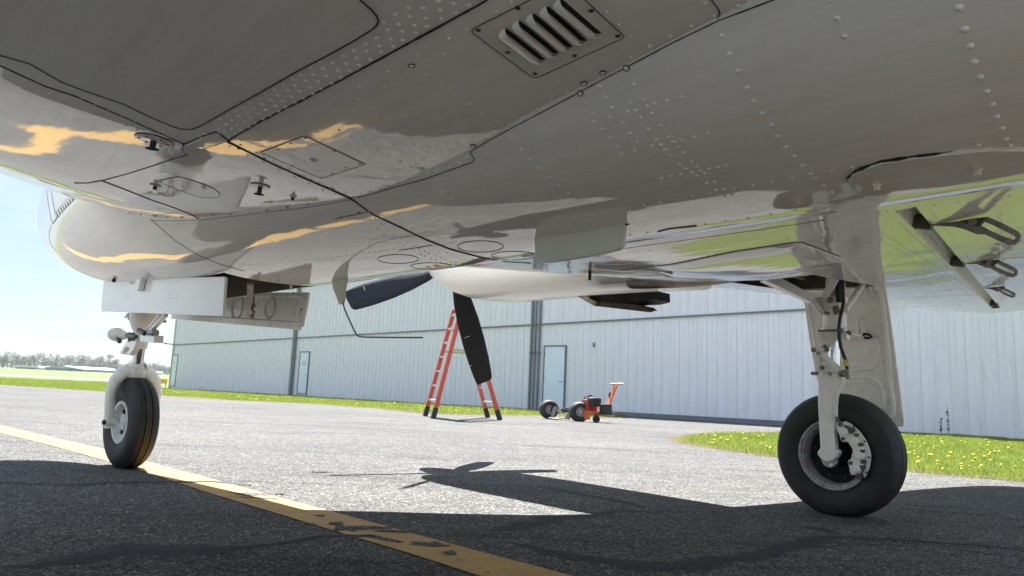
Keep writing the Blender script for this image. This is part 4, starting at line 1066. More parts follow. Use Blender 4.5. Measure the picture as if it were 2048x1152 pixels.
# ------------------------------------------------------------------ ground materials
def asphalt_nodes(t, b):
    c = coords(t)
    v1 = N(t, 'ShaderNodeTexVoronoi', Scale=105.); v1.feature = 'F1'; t.links.new(c, v1.inputs['Vector'])
    v2 = N(t, 'ShaderNodeTexVoronoi', Scale=230.); t.links.new(c, v2.inputs['Vector'])
    nz = N(t, 'ShaderNodeTexNoise', Scale=.35, Detail=6., Roughness=.6); t.links.new(c, nz.inputs['Vector'])
    nf = N(t, 'ShaderNodeTexNoise', Scale=9., Detail=6., Roughness=.7); t.links.new(c, nf.inputs['Vector'])
    mp = N(t, 'ShaderNodeMapping'); mp.inputs['Scale'].default_value = (.5, 3.4, 1); mp.inputs['Rotation'].default_value = (0, 0, R(-14)); t.links.new(c, mp.inputs[0])
    ns = N(t, 'ShaderNodeTexNoise', Scale=1.0, Detail=8., Roughness=.65, Distortion=.6); t.links.new(mp.outputs[0], ns.inputs['Vector'])
    sep = t.nodes.new('ShaderNodeSeparateColor'); t.links.new(v1.outputs['Color'], sep.inputs[0])
    sep2 = t.nodes.new('ShaderNodeSeparateColor'); t.links.new(v2.outputs['Color'], sep2.inputs[0])
    stone = ramp(t, sep.outputs[0], [(0, (.036, .036, .037)), (.45, (.084, .082, .079)), (.75, (.170, .166, .158)), (.93, (.265, .258, .243)), (1, (.42, .41, .38))])
    fines = ramp(t, sep2.outputs[0], [(0, (.030, .030, .032)), (.7, (.108, .105, .100)), (1, (.27, .26, .245))])
    edge = ramp(t, v1.outputs['Distance'], [(.0, (1, 1, 1)), (.42, (1, 1, 1)), (.62, (0, 0, 0))])
    col = mixc(t, edge, fines, stone)
    tone = ramp(t, nz.outputs[0], [(.3, (.80, .80, .815)), (.7, (1.14, 1.13, 1.10))])
    col = mixc(t, 1., col, tone, 'MULTIPLY')
    tone2 = ramp(t, ns.outputs[0], [(.34, (.66, .66, .68)), (.45, (.95, .95, .95)), (.7, (1.08, 1.075, 1.06))])
    col = mixc(t, 1., col, tone2, 'MULTIPLY')
    tone3 = ramp(t, nf.outputs[0], [(.3, (.82, .82, .82)), (.7, (1.14, 1.14, 1.14))])
    col = mixc(t, 1., col, tone3, 'MULTIPLY')
    hgt = ramp(t, v1.outputs['Distance'], [(0, (1, 1, 1)), (.35, (.8, .8, .8)), (.65, (0, 0, 0))])
    rnd = mixc(t, .6, hgt, sep.outputs[1], 'MULTIPLY')
    return c, col, rnd, nf, ns
m, t, b = nodes('asphalt_aggregate'); c, col, rnd, nf, ns = asphalt_nodes(t, b)
t.links.new(col, b.inputs['Base Color']); b.inputs['Roughness'].default_value = .9; b.inputs['Specular IOR Level'].default_value = .12
bump(t, b, rnd, 1., .0032); M['asphalt'] = m
m, t, b = nodes('yellow_line_paint'); c, col, rnd, nf, ns = asphalt_nodes(t, b)
n1 = N(t, 'ShaderNodeTexNoise', Scale=5., Detail=9., Roughness=.68, Distortion=1.2); t.links.new(c, n1.inputs['Vector'])
v = N(t, 'ShaderNodeTexVoronoi', Scale=3.2); v.feature = 'DISTANCE_TO_EDGE'; mpv = N(t, 'ShaderNodeMapping'); mpv.inputs['Scale'].default_value = (1, 2.6, 1)
mixv = t.nodes.new('ShaderNodeVectorMath'); mixv.operation = 'MULTIPLY_ADD'; t.links.new(n1.outputs['Color'], mixv.inputs[0]); mixv.inputs[1].default_value = (.25, .25, 0); t.links.new(c, mixv.inputs[2])
t.links.new(mixv.outputs[0], mpv.inputs[0]); t.links.new(mpv.outputs[0], v.inputs['Vector'])
wear = ramp(t, n1.outputs[0], [(.655, (1, 1, 1)), (.675, (0, 0, 0))])
crk = ramp(t, v.outputs['Distance'], [(.004, (0, 0, 0)), (.012, (1, 1, 1))])
msk = mixc(t, .75, wear, crk, 'MULTIPLY')
paint = ramp(t, nf.outputs[0], [(.25, (.38, .205, .028)), (.7, (.53, .31, .048))])
paint = mixc(t, .35, paint, mixc(t, 1., paint, ramp(t, rnd, [(0, (.55, .5, .45)), (.6, (1.1, 1.1, 1.1))]), 'MULTIPLY'))
t.links.new(mixc(t, msk, col, paint), b.inputs['Base Color']); b.inputs['Roughness'].default_value = .7
bump(t, b, rnd, .6, .0014); M['yellow'] = m
m, t, b = nodes('crack_sealer_tar'); c, col, rnd, nf, ns = asphalt_nodes(t, b)
nn = N(t, 'ShaderNodeTexNoise', Scale=22., Detail=7., Roughness=.65); t.links.new(c, nn.inputs['Vector'])
ne = N(t, 'ShaderNodeTexNoise', Scale=30., Detail=8., Roughness=.75); t.links.new(c, ne.inputs['Vector'])
tarc = ramp(t, nn.outputs[0], [(.3, (.038, .038, .042)), (.62, (.052, .052, .055)), (.8, (.078, .077, .076))])
tarc = mixc(t, .14, tarc, col)
at = t.nodes.new('ShaderNodeAttribute'); at.attribute_name = 'core'
ad = t.nodes.new('ShaderNodeMath'); ad.operation = 'MULTIPLY_ADD'; t.links.new(ne.outputs[0], ad.inputs[0]); ad.inputs[1].default_value = 1.5; ad2 = t.nodes.new('ShaderNodeMath'); ad2.operation = 'SUBTRACT'; t.links.new(at.outputs['Fac'], ad2.inputs[0]); ad2.inputs[1].default_value = .75; t.links.new(ad2.outputs[0], ad.inputs[2])
mk = ramp(t, ad.outputs[0], [(.36, (0, 0, 0)), (.56, (1, 1, 1))])
t.links.new(mixc(t, mk, col, tarc), b.inputs['Base Color']); b.inputs['Roughness'].default_value = .88; b.inputs['Specular IOR Level'].default_value = .12
bump(t, b, mixc(t, mk, rnd, nn.outputs['Color']), .7, .002); M['tar'] = m
def grass_mat(name, a, b_, dry, blade=False):
    m, t, b = nodes(name); c = coords(t)
    n1 = N(t, 'ShaderNodeTexNoise', Scale=1.1, Detail=6., Roughness=.65); t.links.new(c, n1.inputs['Vector'])
    n2 = N(t, 'ShaderNodeTexNoise', Scale=38. if blade else 14., Detail=4., Roughness=.7); t.links.new(c, n2.inputs['Vector'])
    base = ramp(t, n2.outputs[0], [(.3, a), (.56, b_), (.72, dry)])
    t.links.new(mixc(t, 1., base, ramp(t, n1.outputs[0], [(.3, (.75, .78, .8)), (.7, (1.15, 1.12, 1.0))]), 'MULTIPLY'), b.inputs['Base Color'])
    b.inputs['Roughness'].default_value = .75; b.inputs['Specular IOR Level'].default_value = .25
    if blade:
        tr = t.nodes.new('ShaderNodeBsdfTranslucent'); ms = t.nodes.new('ShaderNodeMixShader'); ms.inputs[0].default_value = .45
        t.links.new(b.inputs['Base Color'].links[0].from_socket, tr.inputs[0]); o_ = t.nodes['Material Output']
        t.links.new(b.outputs[0], ms.inputs[1]); t.links.new(tr.outputs[0], ms.inputs[2]); t.links.new(ms.outputs[0], o_.inputs[0])
    else: bump(t, b, n2.outputs[0], 1., .05)
    return m
M['field'] = grass_mat('field_turf', (.052, .078, .014), (.090, .118, .022), (.15, .155, .05))
M['blade'] = grass_mat('grass_blade', (.14, .19, .026), (.27, .34, .062), (.50, .46, .20), True)
M['dand'] = plain('dandelion_yellow', (.72, .56, .02), .7, 0, .15, 30)
M['weed'] = plain('weed_stem', (.11, .11, .05), .8, 0, .3, 30)

# ------------------------------------------------------------------ ground sheets
def sheet(name, poly, z, mat, kind='structure', ny=(0, 5, 10, 14, 20, 30, 40, 50, 70, 100, 140, 250, 500, 1000)):
    vs = [Vector((x, y)) for x, y in poly]; n = len(vs); edges = [(i, (i + 1) % n) for i in range(n)]
    x0 = min(v.x for v in vs) - 5; x1 = max(v.x for v in vs) + 5; lo, hi = min(v.y for v in vs), max(v.y for v in vs)
    for y in ny:
        if lo < y < hi: k = len(vs); vs += [Vector((x0, y)), Vector((x1, y))]; edges.append((k, k + 1))
    r = delaunay_2d_cdt(vs, edges, [tuple(range(n))], 1, 1e-5)
    me = bpy.data.meshes.new(name)
    me.from_pydata([(v.x, v.y, gz(v.y) + z) for v in r[0]], [], [tuple(f) for f in r[2]])
    for p in me.polygons:
        if p.normal.z < 0: p.flip()
    o = link(name, me, None, mat); o['kind'] = kind; return o
sheet('ground', [(-2200, -80), (2200, -80), (2200, 3500), (-2200, 3500)], 0, M['field'])
g2 = lambda px, py: tuple(G(px, py).xy)
def jag(pts, amp, step=.35):
    out = []
    for (x0, y0), (x1, y1) in zip(pts[:-1], pts[1:]):
        n = max(1, min(60, int(math.hypot(x1 - x0, y1 - y0) / step)))
        for i in range(n):
            s = i / n; x = x0 + (x1 - x0) * s; y = y0 + (y1 - y0) * s
            k = amp * (.5 + y / 25); out.append((x + random.uniform(-k, k), y + k * 1.5 * mnoise.noise((x * .8, y * .8, 3.))))
    return out + [pts[-1]]
# the hangar wall stands on this line
WB = lambda px: W(px, 775 + .0625 * (px - 335), 3.0 * FPX / ((775 + .0625 * (px - 335)) - (688 - .0526 * (px - 345))))
HB0, HB1 = WB(338), WB(2048)
HU = Vector((HB1.x - HB0.x, HB1.y - HB0.y, 0)); HL = HU.length; HU.normalize(); HN = Vector((HU.y, -HU.x, 0))
if HN.y > 0: HN = -HN
edge1 = [g2(x, y) for x, y in [(0, 767), (100, 773), (200, 780), (330, 792), (480, 802), (640, 809), (760, 818), (860, 829), (1000, 831), (1080, 832), (1190, 836), (1225, 836)]]
wall1 = [tuple((HB0 + HU * HL * s + HN * -.3).xy) for s in (.60, .8, .86)]
def wallpt(px):                    # plan point on the wall seen at this picture column
    best = min(range(0, 1001), key=lambda i: abs(1024 + FPX * ((HB0 + HU * HL * i / 1000).x / (HB0 + HU * HL * i / 1000).y) - px)); return tuple((HB0 + HU * HL * best / 1000 - HN * .3).xy)
wall1 = [wallpt(x) for x in (1232, 1400, 1600, 1640)]
p2top = [g2(x, y) for x, y in [(1640, 868), (1555, 869), (1480, 869), (1400, 873), (1372, 878), (1364, 883)]]
p2bot = [g2(x, y) for x, y in [(1372, 888), (1405, 894), (1470, 904), (1555, 916), (1680, 928), (1810, 944), (1930, 955), (2048, 965), (2200, 984)]]
apron = [(-70, 30)] + [(-60, 29.5)] + jag(edge1, .05) + wall1 + jag(p2top + p2bot, .075, .10) + [(40, 7), (40, -60), (-70, -60)]
sheet('apron', apron, .006, M['asphalt'])
# two strips of paving beyond the first grass
sheet('path', [g2(325, 784), g2(395, 787.5), g2(460, 791), g2(452, 794), g2(395, 792), g2(322, 789)], .006, M['asphalt'])
sheet('taxiway', [(-62, 78), (-16, 62), (-12, 66), (-60, 86)], .006, plain('concrete_pale', (.15, .14, .12), .9, 0, .12, 2))
# ---- yellow taxi line
up_px = [(-60, 836), (0, 852), (100, 876), (200, 899), (330, 936), (450, 968), (560, 999), (700, 1037), (850, 1078), (1000, 1119), (1125, 1152), (1260, 1190)]
lo_px = [(1090, 1195), (935, 1150), (820, 1112), (700, 1076), (560, 1033), (420, 990), (300, 950), (170, 912), (100, 892), (0, 867), (-60, 853)]
U_ = [g2(*p) for p in up_px]; L_ = [g2(*p) for p in lo_px]
d0 = Vector(U_[0]) - Vector(U_[3]); far = [tuple(Vector(U_[0]) + d0 * 6), ]; far2 = [tuple(Vector(L_[-1]) + d0 * 6)]
d1 = Vector(U_[-1]) - Vector(U_[-3]); nr = [tuple(Vector(U_[-1]) + d1 * 12), tuple(Vector(L_[0]) + d1 * 12)]
line = sheet('taxi_line', jag(far + U_, .004, .05) + nr + jag(L_ + far2, .004, .05), .009, M['yellow'])
# ---- tar bands over cracks
def tar(px, widths, z=.009, amp=.03):
    P = [Vector(g2(*p)) for p in px]; q = []; ws = []
    for i in range(len(P) - 1):
        n = max(2, int((P[i + 1] - P[i]).length / .04))
        for k in range(n): s = k / n; q.append(P[i].lerp(P[i + 1], s)); ws.append(widths[i] + (widths[i + 1] - widths[i]) * s)
    q.append(P[-1]); ws.append(widths[-1]); Lf = []; Rg = []
    for i, p in enumerate(q):
        d = (q[min(i + 1, len(q) - 1)] - q[max(i - 1, 0)]).normalized(); n_ = Vector((-d.y, d.x))
        w0 = ws[i] / 2 * (1 + .55 * mnoise.noise((p.x * 4, p.y * 4, 1.3)) + .4 * mnoise.noise((p.x * 17, p.y * 17, 4))); w1 = ws[i] / 2 * (1 + .55 * mnoise.noise((p.x * 4, p.y * 4, 7.7)) + .4 * mnoise.noise((p.x * 15, p.y * 15, 9)))
        c_ = p + n_ * amp * mnoise.noise((p.x * 2, p.y * 2, 0)); Lf.append(c_ + n_ * w0); Rg.append(c_ - n_ * w1)
    mb = MB(); n = len(q)
    Lf = [(Lf[i] - q[i]) * 1.7 + q[i] for i in range(n)]; Rg = [(Rg[i] - q[i]) * 1.7 + q[i] for i in range(n)]; Md = [(Lf[i] + Rg[i]) / 2 for i in range(n)]
    mb.v = [(v.x, v.y, gz(v.y) + (z + .000004 * (k_ % n) if n <= k_ < 2 * n else .0066)) for k_, v in enumerate(Lf + Md + Rg)]
    mb.f = [(i, i + 1, n + i + 1, n + i) for i in range(n - 1)] + [(n + i, n + i + 1, 2 * n + i + 1, 2 * n + i) for i in range(n - 1)]
    me = bpy.data.meshes.new('tar_band'); me.from_pydata(mb.v, [], mb.f)
    ca_ = me.attributes.new('core', 'FLOAT', 'POINT'); ca_.data.foreach_set('value', [0.] * n + [min(1., i / 4, (n - 1 - i) / 4) for i in range(n)] + [0.] * n)
    for p in me.polygons:
        if p.normal.z < 0: p.flip()
    o = link('tar_band', me, None, M['tar']); o['kind'] = 'structure'; return o
tar([(-40, 966), (150, 972), (300, 966), (420, 967), (500, 974)], [.05, .05, .10, .07, .02], .0122)
tar([(-60, 1150), (60, 1140), (170, 1120), (260, 1100), (360, 1108), (470, 1106), (560, 1098), (640, 1078), (740, 1076), (800, 1090)], [.10, .12, .16, .20, .20, .10, .06, .05, .05, .03], .0128)
tar([(930, 1070), (1024, 1059), (1114, 1037), (1224, 1027), (1330, 1026)], [.06, .12, .14, .10, .03], .0092)
tar([(1060, 972), (1140, 985), (1214, 1002), (1310, 1027)], [.03, .07, .08, .03], .0104)
tar([(960, 1090), (1040, 1098), (1140, 1124), (1240, 1140), (1340, 1140), (1440, 1128), (1540, 1112), (1620, 1092), (1680, 1078), (1760, 1080), (1860, 1088), (1960, 1096), (2048, 1104), (2160, 1120)], [.05, .08, .12, .16, .14, .12, .11, .12, .06, .045, .045, .035, .04, .05], .0122)
tar([(1560, 1058), (1600, 1056), (1650, 1064), (1672, 1080)], [.04, .14, .14, .04], .0096)
tar([(1800, 1022), (1930, 1030), (2080, 1046)], [.014, .018, .02], .009)
tar([(1860, 1090), (1900, 1100), (1960, 1110), (2080, 1126)], [.05, .07, .05, .03], .0100)
# scabs of bare asphalt where the paint has lifted
for x, y, w_, h_ in ((640, 946, .10, .035), (560, 990, .05, .03), (505, 992, .16, .05), (700, 1062, .13, .05), (672, 1052, .06, .03), (790, 1068, .16, .02), (860, 1094, .14, .035), (900, 1112, .05, .03), (520, 1000, .20, .02), (640, 1036, .04, .02), (760, 1060, .10, .02)):
    c_ = G(x, y); P = []
    for k in range(44):
        t_ = 2 * math.pi * k / 44; r_ = 1 + .9 * mnoise.noise((math.cos(t_) * 2.2 + x, math.sin(t_) * 2.2 + y, 0)) + .4 * mnoise.noise((math.cos(t_) * 9 + x, math.sin(t_) * 9 + y, 5)); P.append((c_.x + math.cos(t_) * w_ / 2 * r_, c_.y + math.sin(t_) * h_ * r_))
    me = bpy.data.meshes.new('paint_scab'); me.from_pydata([(a, b_, .0105) for a, b_ in P], [], [tuple(range(44))]); o = link('paint_scab', me, None, M['asphalt']); o['kind'] = 'structure'

# ------------------------------------------------------------------ grass
def inpoly(P, x, y):
    x = np.asarray(x); y = np.asarray(y); c = np.zeros(x.shape, bool); n = len(P)
    for i in range(n):
        x1, y1 = P[i]; x2, y2 = P[i - 1]
        if y1 == y2: continue
        c ^= ((y1 > y) != (y2 > y)) & (x < (x2 - x1) * (y - y1) / (y2 - y1) + x1)
    return c
rng = np.random.default_rng(5)
def gzv(y): return np.interp(y, [14, 50, 140, 141], [0, -.432, -.027, -.027])
def blades(name, poly, n, h, wd, clump, label=None):
    xs = [p[0] for p in poly]; ys = [p[1] for p in poly]; X = np.empty(0); Y = np.empty(0)
    while len(X) < n:
        k = n * 3
        yy = min(ys) * (max(ys) / min(ys)) ** rng.random(k); xx = rng.uniform(min(xs), max(xs), k)
        ok = inpoly(poly, xx, yy) & (np.abs(xx) < yy * .76 + 1)
        X = np.concatenate([X, xx[ok]]); Y = np.concatenate([Y, yy[ok]])
    X, Y = X[:n], Y[:n]
    Z = gzv(Y); s = 1 + .35 * np.sin(X * 2.1 + 1) * np.cos(Y * 1.7) + .25 * np.sin(X * 7.3) * np.sin(Y * 6.1)
    hh = h * rng.uniform(.5, 1.25, n) * s; ww = wd * rng.uniform(.6, 1.4, n) * np.clip(Y / 9, 1, 5)
    az = rng.uniform(0, 6.283, n); ln = rng.uniform(.1, .9, n) * hh; la = rng.uniform(0, 6.283, n)
    dx, dy = np.cos(az) * ww, np.sin(az) * ww; ox, oy = np.cos(la) * ln, np.sin(la) * ln
    V = np.stack([np.stack([X - dx, Y - dy, Z], 1), np.stack([X + dx, Y + dy, Z], 1), np.stack([X + dx * .7 + ox * .35, Y + dy * .7 + oy * .35, Z + hh * .6], 1), np.stack([X - dx * .7 + ox * .35, Y - dy * .7 + oy * .35, Z + hh * .6], 1), np.stack([X + ox, Y + oy, Z + hh], 1)], 1).reshape(-1, 3)
    me = bpy.data.meshes.new(name); me.vertices.add(5 * n); me.vertices.foreach_set('co', V.ravel())
    i = np.arange(n) * 5; q = np.stack([i, i + 1, i + 2, i + 3, i + 3, i + 2, i + 4], 1).ravel()
    me.loops.add(7 * n); me.loops.foreach_set('vertex_index', q.astype(np.int32))
    me.polygons.add(2 * n); ls = np.stack([np.arange(n) * 7, np.arange(n) * 7 + 4], 1).ravel(); me.polygons.foreach_set('loop_start', ls.astype(np.int32)); me.polygons.foreach_set('loop_total', np.tile([4, 3], n).astype(np.int32))
    me.update(); me.validate(); o = link(name, me, None, M['blade']); o['kind'] = 'stuff'; return o
W0 = lambda px: wallpt(px)
patch2 = p2top[::-1] + [W0(1700), W0(1850), W0(2100), (26, 9.5)] + p2bot[::-1]
blades('grass', patch2, 105000, .055, .0022, 1)
strip1 = edge1[3:] + [W0(1232), W0(1060), W0(800), W0(560), W0(340), (-30, 52), (-40, 45)]
blades('grass', strip1, 110000, .07, .0022, 1)
field1 = [g2(0, 767), g2(100, 773), g2(200, 780), g2(330, 792), (-24, 50), (-34, 62), (-60, 60)]
blades('grass', field1, 50000, .09, .003, 1)
# straggling dry fringe along the paving
def fringe(pts, n, wid, h):
    mb = MB(); L_ = [(Vector(a), Vector(b)) for a, b in zip(pts[:-1], pts[1:])]; ls = [(b - a).length for a, b in L_]
    for k in range(n):
        a, b = random.choices(L_, ls)[0]; p = a.lerp(b, random.random()) + Vector((random.gauss(0, wid), random.gauss(0, wid))); z = gz(p.y); hh = h * random.uniform(.3, 1); w_ = .003 * max(1, p.y / 9); an = random.uniform(0, 6.28)
        q = Vector((math.cos(an), math.sin(an))); mb.add([(p.x - q.x * w_, p.y - q.y * w_, z), (p.x + q.x * w_, p.y + q.y * w_, z), (p.x + random.uniform(-hh, hh), p.y + random.uniform(-hh, hh), z + hh)], [(0, 1, 2)])
    return mb
M['dry'] = grass_mat('dry_grass', (.22, .20, .07), (.36, .33, .14), (.55, .48, .26), True)
for pts, n, wd_, h in ((p2top + p2bot, 9000, .075, .055), (edge1, 12000, .16, .05)):
    fr = fringe(pts, n, wd_, h); fr.cuts = []; o = fr.build('grass', M['dry'], None, 0); o['kind'] = 'stuff'
# dandelions: the near ones one by one, the rest as a mass
def dandelion_mesh(h):
    mb = MB(); mb.tube([(0, 0, -.01), (.004, 0, h * .5), (0, .003, h)], .0016, 5)
    k = len(mb.f); mb.lathe([(0, -.006), (.010, -.003), (.018, .004), (.016, .009), (.008, .012), (0, .013)], (0, .003, h), (0.15, -.2, 1), 9)
    me = mb.mesh('dandelion', 60); me.materials.append(M['weed']); me.materials.append(M['dand'])
    for p in me.polygons:
        if p.index >= k: p.material_index = 1
    return me
DM = [dandelion_mesh(h) for h in (.05, .075, .10)]
cl = [(1440, 884), (1450, 880), (1420, 885), (1432, 890), (1478, 874), (1520, 886), (1500, 880), (1640, 900), (1840, 900), (1855, 903), (1870, 905), (1885, 900), (1912, 935), (1950, 930), (1975, 925), (1905, 918), (1955, 945), (1850, 925), (1968, 908), (1990, 912), (2020, 905), (2035, 935), (1835, 880), (1830, 870), (1880, 885), (1930, 890), (1970, 900), (2010, 890), (1820, 915), (1995, 942), (1500, 900), (1540, 905), (1465, 895)]
n_d = 0
for i in range(130):
    if i < 66: x, y = cl[i % len(cl)]; x += random.uniform(-14, 14); y += random.uniform(-5, 5)
    else: x, y = random.uniform(1380, 2060), random.uniform(868, 960)
    p = G(x, y)
    if not bool(inpoly(patch2, [p.x], [p.y])[0]): continue
    o = bpy.data.objects.new('dandelion', DM[i % 3]); COL.objects.link(o); o.location = (p.x, p.y, gz(p.y)); o.rotation_euler = (random.uniform(-.2, .2), random.uniform(-.2, .2), random.uniform(0, 6)); s = random.uniform(.55, 1.0); o.scale = (s, s, s)
    side = 'left of the main wheel' if p.x / p.y < .36 else 'right of the main wheel'; rw = 'towards the hangar wall' if p.y > 10 else ('in the middle of the patch' if p.y > 7.6 else 'close to the paved edge')
    tag(o, 'yellow dandelion %s, %s' % (side, rw), 'dandelion', 'dandelions %s, %s' % (side, rw)); n_d += 1
mb = MB()
for i in range(900):
    x = random.uniform(0, 1235); y = random.uniform(768, 832); p = G(x, y)
    if not bool(inpoly(strip1 if x > 330 else field1, [p.x], [p.y])[0]): continue
    s = random.uniform(.012, .026); h = random.uniform(.05, .10); z0 = gz(p.y) + h
    mb.add([(p.x - s, p.y, z0), (p.x, p.y - s, z0 + .004), (p.x + s, p.y, z0), (p.x, p.y + s, z0 + .006), (p.x, p.y, z0 + s * .8)], [(0, 1, 4), (1, 2, 4), (2, 3, 4), (3, 0, 4)])
o = mb.build('dandelions', M['dand'], None, 0); o['kind'] = 'stuff'
# two tall weeds against the wall
for x, y, h, lab in ((1907, 872, .62, 'tall dark weed by the hangar wall, the taller of two'), (1890, 870, .38, 'short thin weed by the hangar wall, the lower of two')):
    p = wallpt(x); P0 = Vector((p[0], p[1], gz(p[1]))) + HN * .6; root = thing('weed', lab, 'weed', None, P0)
    mb = MB(); mb.tube([(0, 0, 0), (.02, 0, h * .5), (-.01, 0, h)], .004, 5); mb.build('stem', M['weed'], root)
    mb = MB()
    for k in range(46):
        z = h * random.uniform(.12, 1.0); a = random.uniform(0, 6.28); l = random.uniform(.012, .035) * (1.2 if z > h * .8 else 1); c_ = Vector((math.cos(a) * l, math.sin(a) * l, z)); mb.add([(0, 0, z), (c_.x, c_.y, z + .02), (c_.x * 1.2, c_.y * 1.2 + .008, z), (0.004, .004, z - .012)], [(0, 1, 2, 3)])
    o = mb.build('leaves', M['weed'], root, 0); o['kind'] = 'stuff'
# darker bush of weeds at the end of the first strip
mb = MB(); c_ = G(1218, 836)
for k in range(1800):
    a = random.uniform(0, 6.28); r_ = random.random() ** .5; x = c_.x + math.cos(a) * r_ * .55; y = c_.y + .25 + math.sin(a) * r_ * .35; h = .16 * (1 - r_ * r_) + .03; z = gz(y) + random.uniform(0, h); l = .02
    mb.add([(x, y, z), (x + random.uniform(-l, l), y + random.uniform(-l, l), z + .02), (x + random.uniform(-l, l), y, z + .03)], [(0, 1, 2)])
bo = mb.build('weed_clump', M['weed'], None, 0); tag(bo, 'low dark weed clump at the right end of the grass strip by the tug', 'weeds')
# ------------------------------------------------------------------ hangar
M['wall'] = plain('hangar_sheet_paint', (.84, .82, .86), .45, 0, .035, .8)
_t = M['wall'].node_tree; _b = _t.nodes['Principled BSDF']; _src = _b.inputs['Base Color'].links[0].from_socket
_mp = N(_t, 'ShaderNodeMapping'); _mp.inputs['Scale'].default_value = (9, 9, .35); _t.links.new(coords(_t), _mp.inputs[0])
_n = N(_t, 'ShaderNodeTexNoise', Scale=1.3, Detail=7., Roughness=.7); _t.links.new(_mp.outputs[0], _n.inputs['Vector'])
_t.links.new(mixc(_t, 1., _src, ramp(_t, _n.outputs[0], [(.28, (.84, .84, .82)), (.5, (1, 1, 1)), (.75, (1.04, 1.04, 1.04))]), 'MULTIPLY'), _b.inputs['Base Color'])
M['walltrim'] = plain('hangar_trim', (.17, .19, .21), .5, 0, .1, 5)
M['wallshade'] = plain('hangar_pale_trim', (.42, .42, .39), .5, 0, .1, 5)
M['doorblue'] = plain('hangar_door_paint', (.78, .84, .94), .4, 0, .03, 3)
HROT = math.atan2(HU.y, HU.x)
hz = gz(HB0.y)
slope = (gz(HB1.y) - gz(HB0.y)) / HL
hang = thing('hangar', 'long pale blue corrugated metal hangar behind the airplane', 'hangar', None, (HB0.x, HB0.y, 0), HROT)
# local x runs along the wall from its far left end, local -y or +y faces the apron
sgn = 1 if (Matrix.Rotation(-HROT, 3, 'Z') @ HN).y > 0 else -1
HB = lambda x: gz(HB0.y + HU.y * x)            # ground height at x
LEN = HL + 9; LAP = 3.0; TOPH = 6.2
PW = .915
def wall_sheet(h):
    mb = MB(); xs = []
    for k in range(3):
        o = k * .305
        xs += [(o, 0), (o + .008, .030), (o + .040, .030), (o + .048, 0), (o + .125, 0), (o + .131, .003), (o + .145, .003), (o + .151, 0), (o + .21, 0), (o + .216, .003), (o + .23, .003), (o + .236, 0)]
    xs.append((.915, 0)); n = len(xs)
    for z in (0, h): mb.v += [(x, sgn * y, z) for x, y in xs]
    mb.f = [(i, i + 1, n + i + 1, n + i) for i in range(n - 1)]
    me = bpy.data.meshes.new('wall_panel'); me.from_pydata(mb.v, [], mb.f); me.materials.append(M['wall']); me.update(); return me
low_me, up_me = wall_sheet(LAP + .35), wall_sheet(TOPH - LAP - .02)
x = .25; i = 0
while x < LEN - .9:
    for me, z, y in ((low_me, HB(x) - .33, 0), (up_me, HB(x) + LAP - .03, .014 * sgn)):
        o = bpy.data.objects.new('wall_panel', me); COL.objects.link(o); o.parent = hang; o.location = (x, y, z)
        o.rotation_euler = (0, -math.atan((HB(x + PW) - HB(x)) / PW), 0)
    x += PW; i += 1
LEN = x + .02
mb = MB()
for k in range(24):
    xa, xb = LEN * k / 24, LEN * (k + 1) / 24
    mb.beam((xa, .052 * sgn, HB(xa) + LAP - .01), (xb, .052 * sgn, HB(xb) + LAP - .01), .03, .05)
mb.build('lap_strip', M['walltrim'], hang, 0)  # dark strip along the lap between the two sheet rows
mb = MB(); mb.box((.13, .0, HB(0) + 3.0), (.28, .10, 6.6)); mb.build('corner_trim', M['wallshade'], hang, 0)
mb = MB(); mb.box((LEN / 2, -9 * sgn, 3.0), (LEN - .1, 17.9, 6.0)); mb.v = [(x, y, z - .2) for x, y, z in mb.v]; mb.build('wall', M['wall'], hang, 0)
mb = MB(); mb.prism([(-.4, .4 * sgn, 5.75), (-.4, -9 * sgn, 7.4), (-.4, -18.4 * sgn, 5.75), (-.4, -18.4 * sgn, 5.68), (-.4, -9 * sgn, 7.3), (-.4, .4 * sgn, 5.68)], (LEN + .8, 0, 0)); mb.build('roof', M['wall'], hang, 0)
def wx(px):                      # wall x seen at a picture column, at eye height
    best = min(range(0, 4001), key=lambda i: abs(1024 + FPX * ((HB0 + HU * LEN * i / 4000).x / (HB0 + HU * LEN * i / 4000).y) - px)); return LEN * best / 4000
def wxz(px, py):                 # wall x and height of a photo point
    d = ray(px, py); nn = HN; t = (HB0 - CAM).dot(nn) / d.dot(nn); P = CAM + d * t; return (P - Vector((HB0.x, HB0.y, 0))).dot(HU), P.z
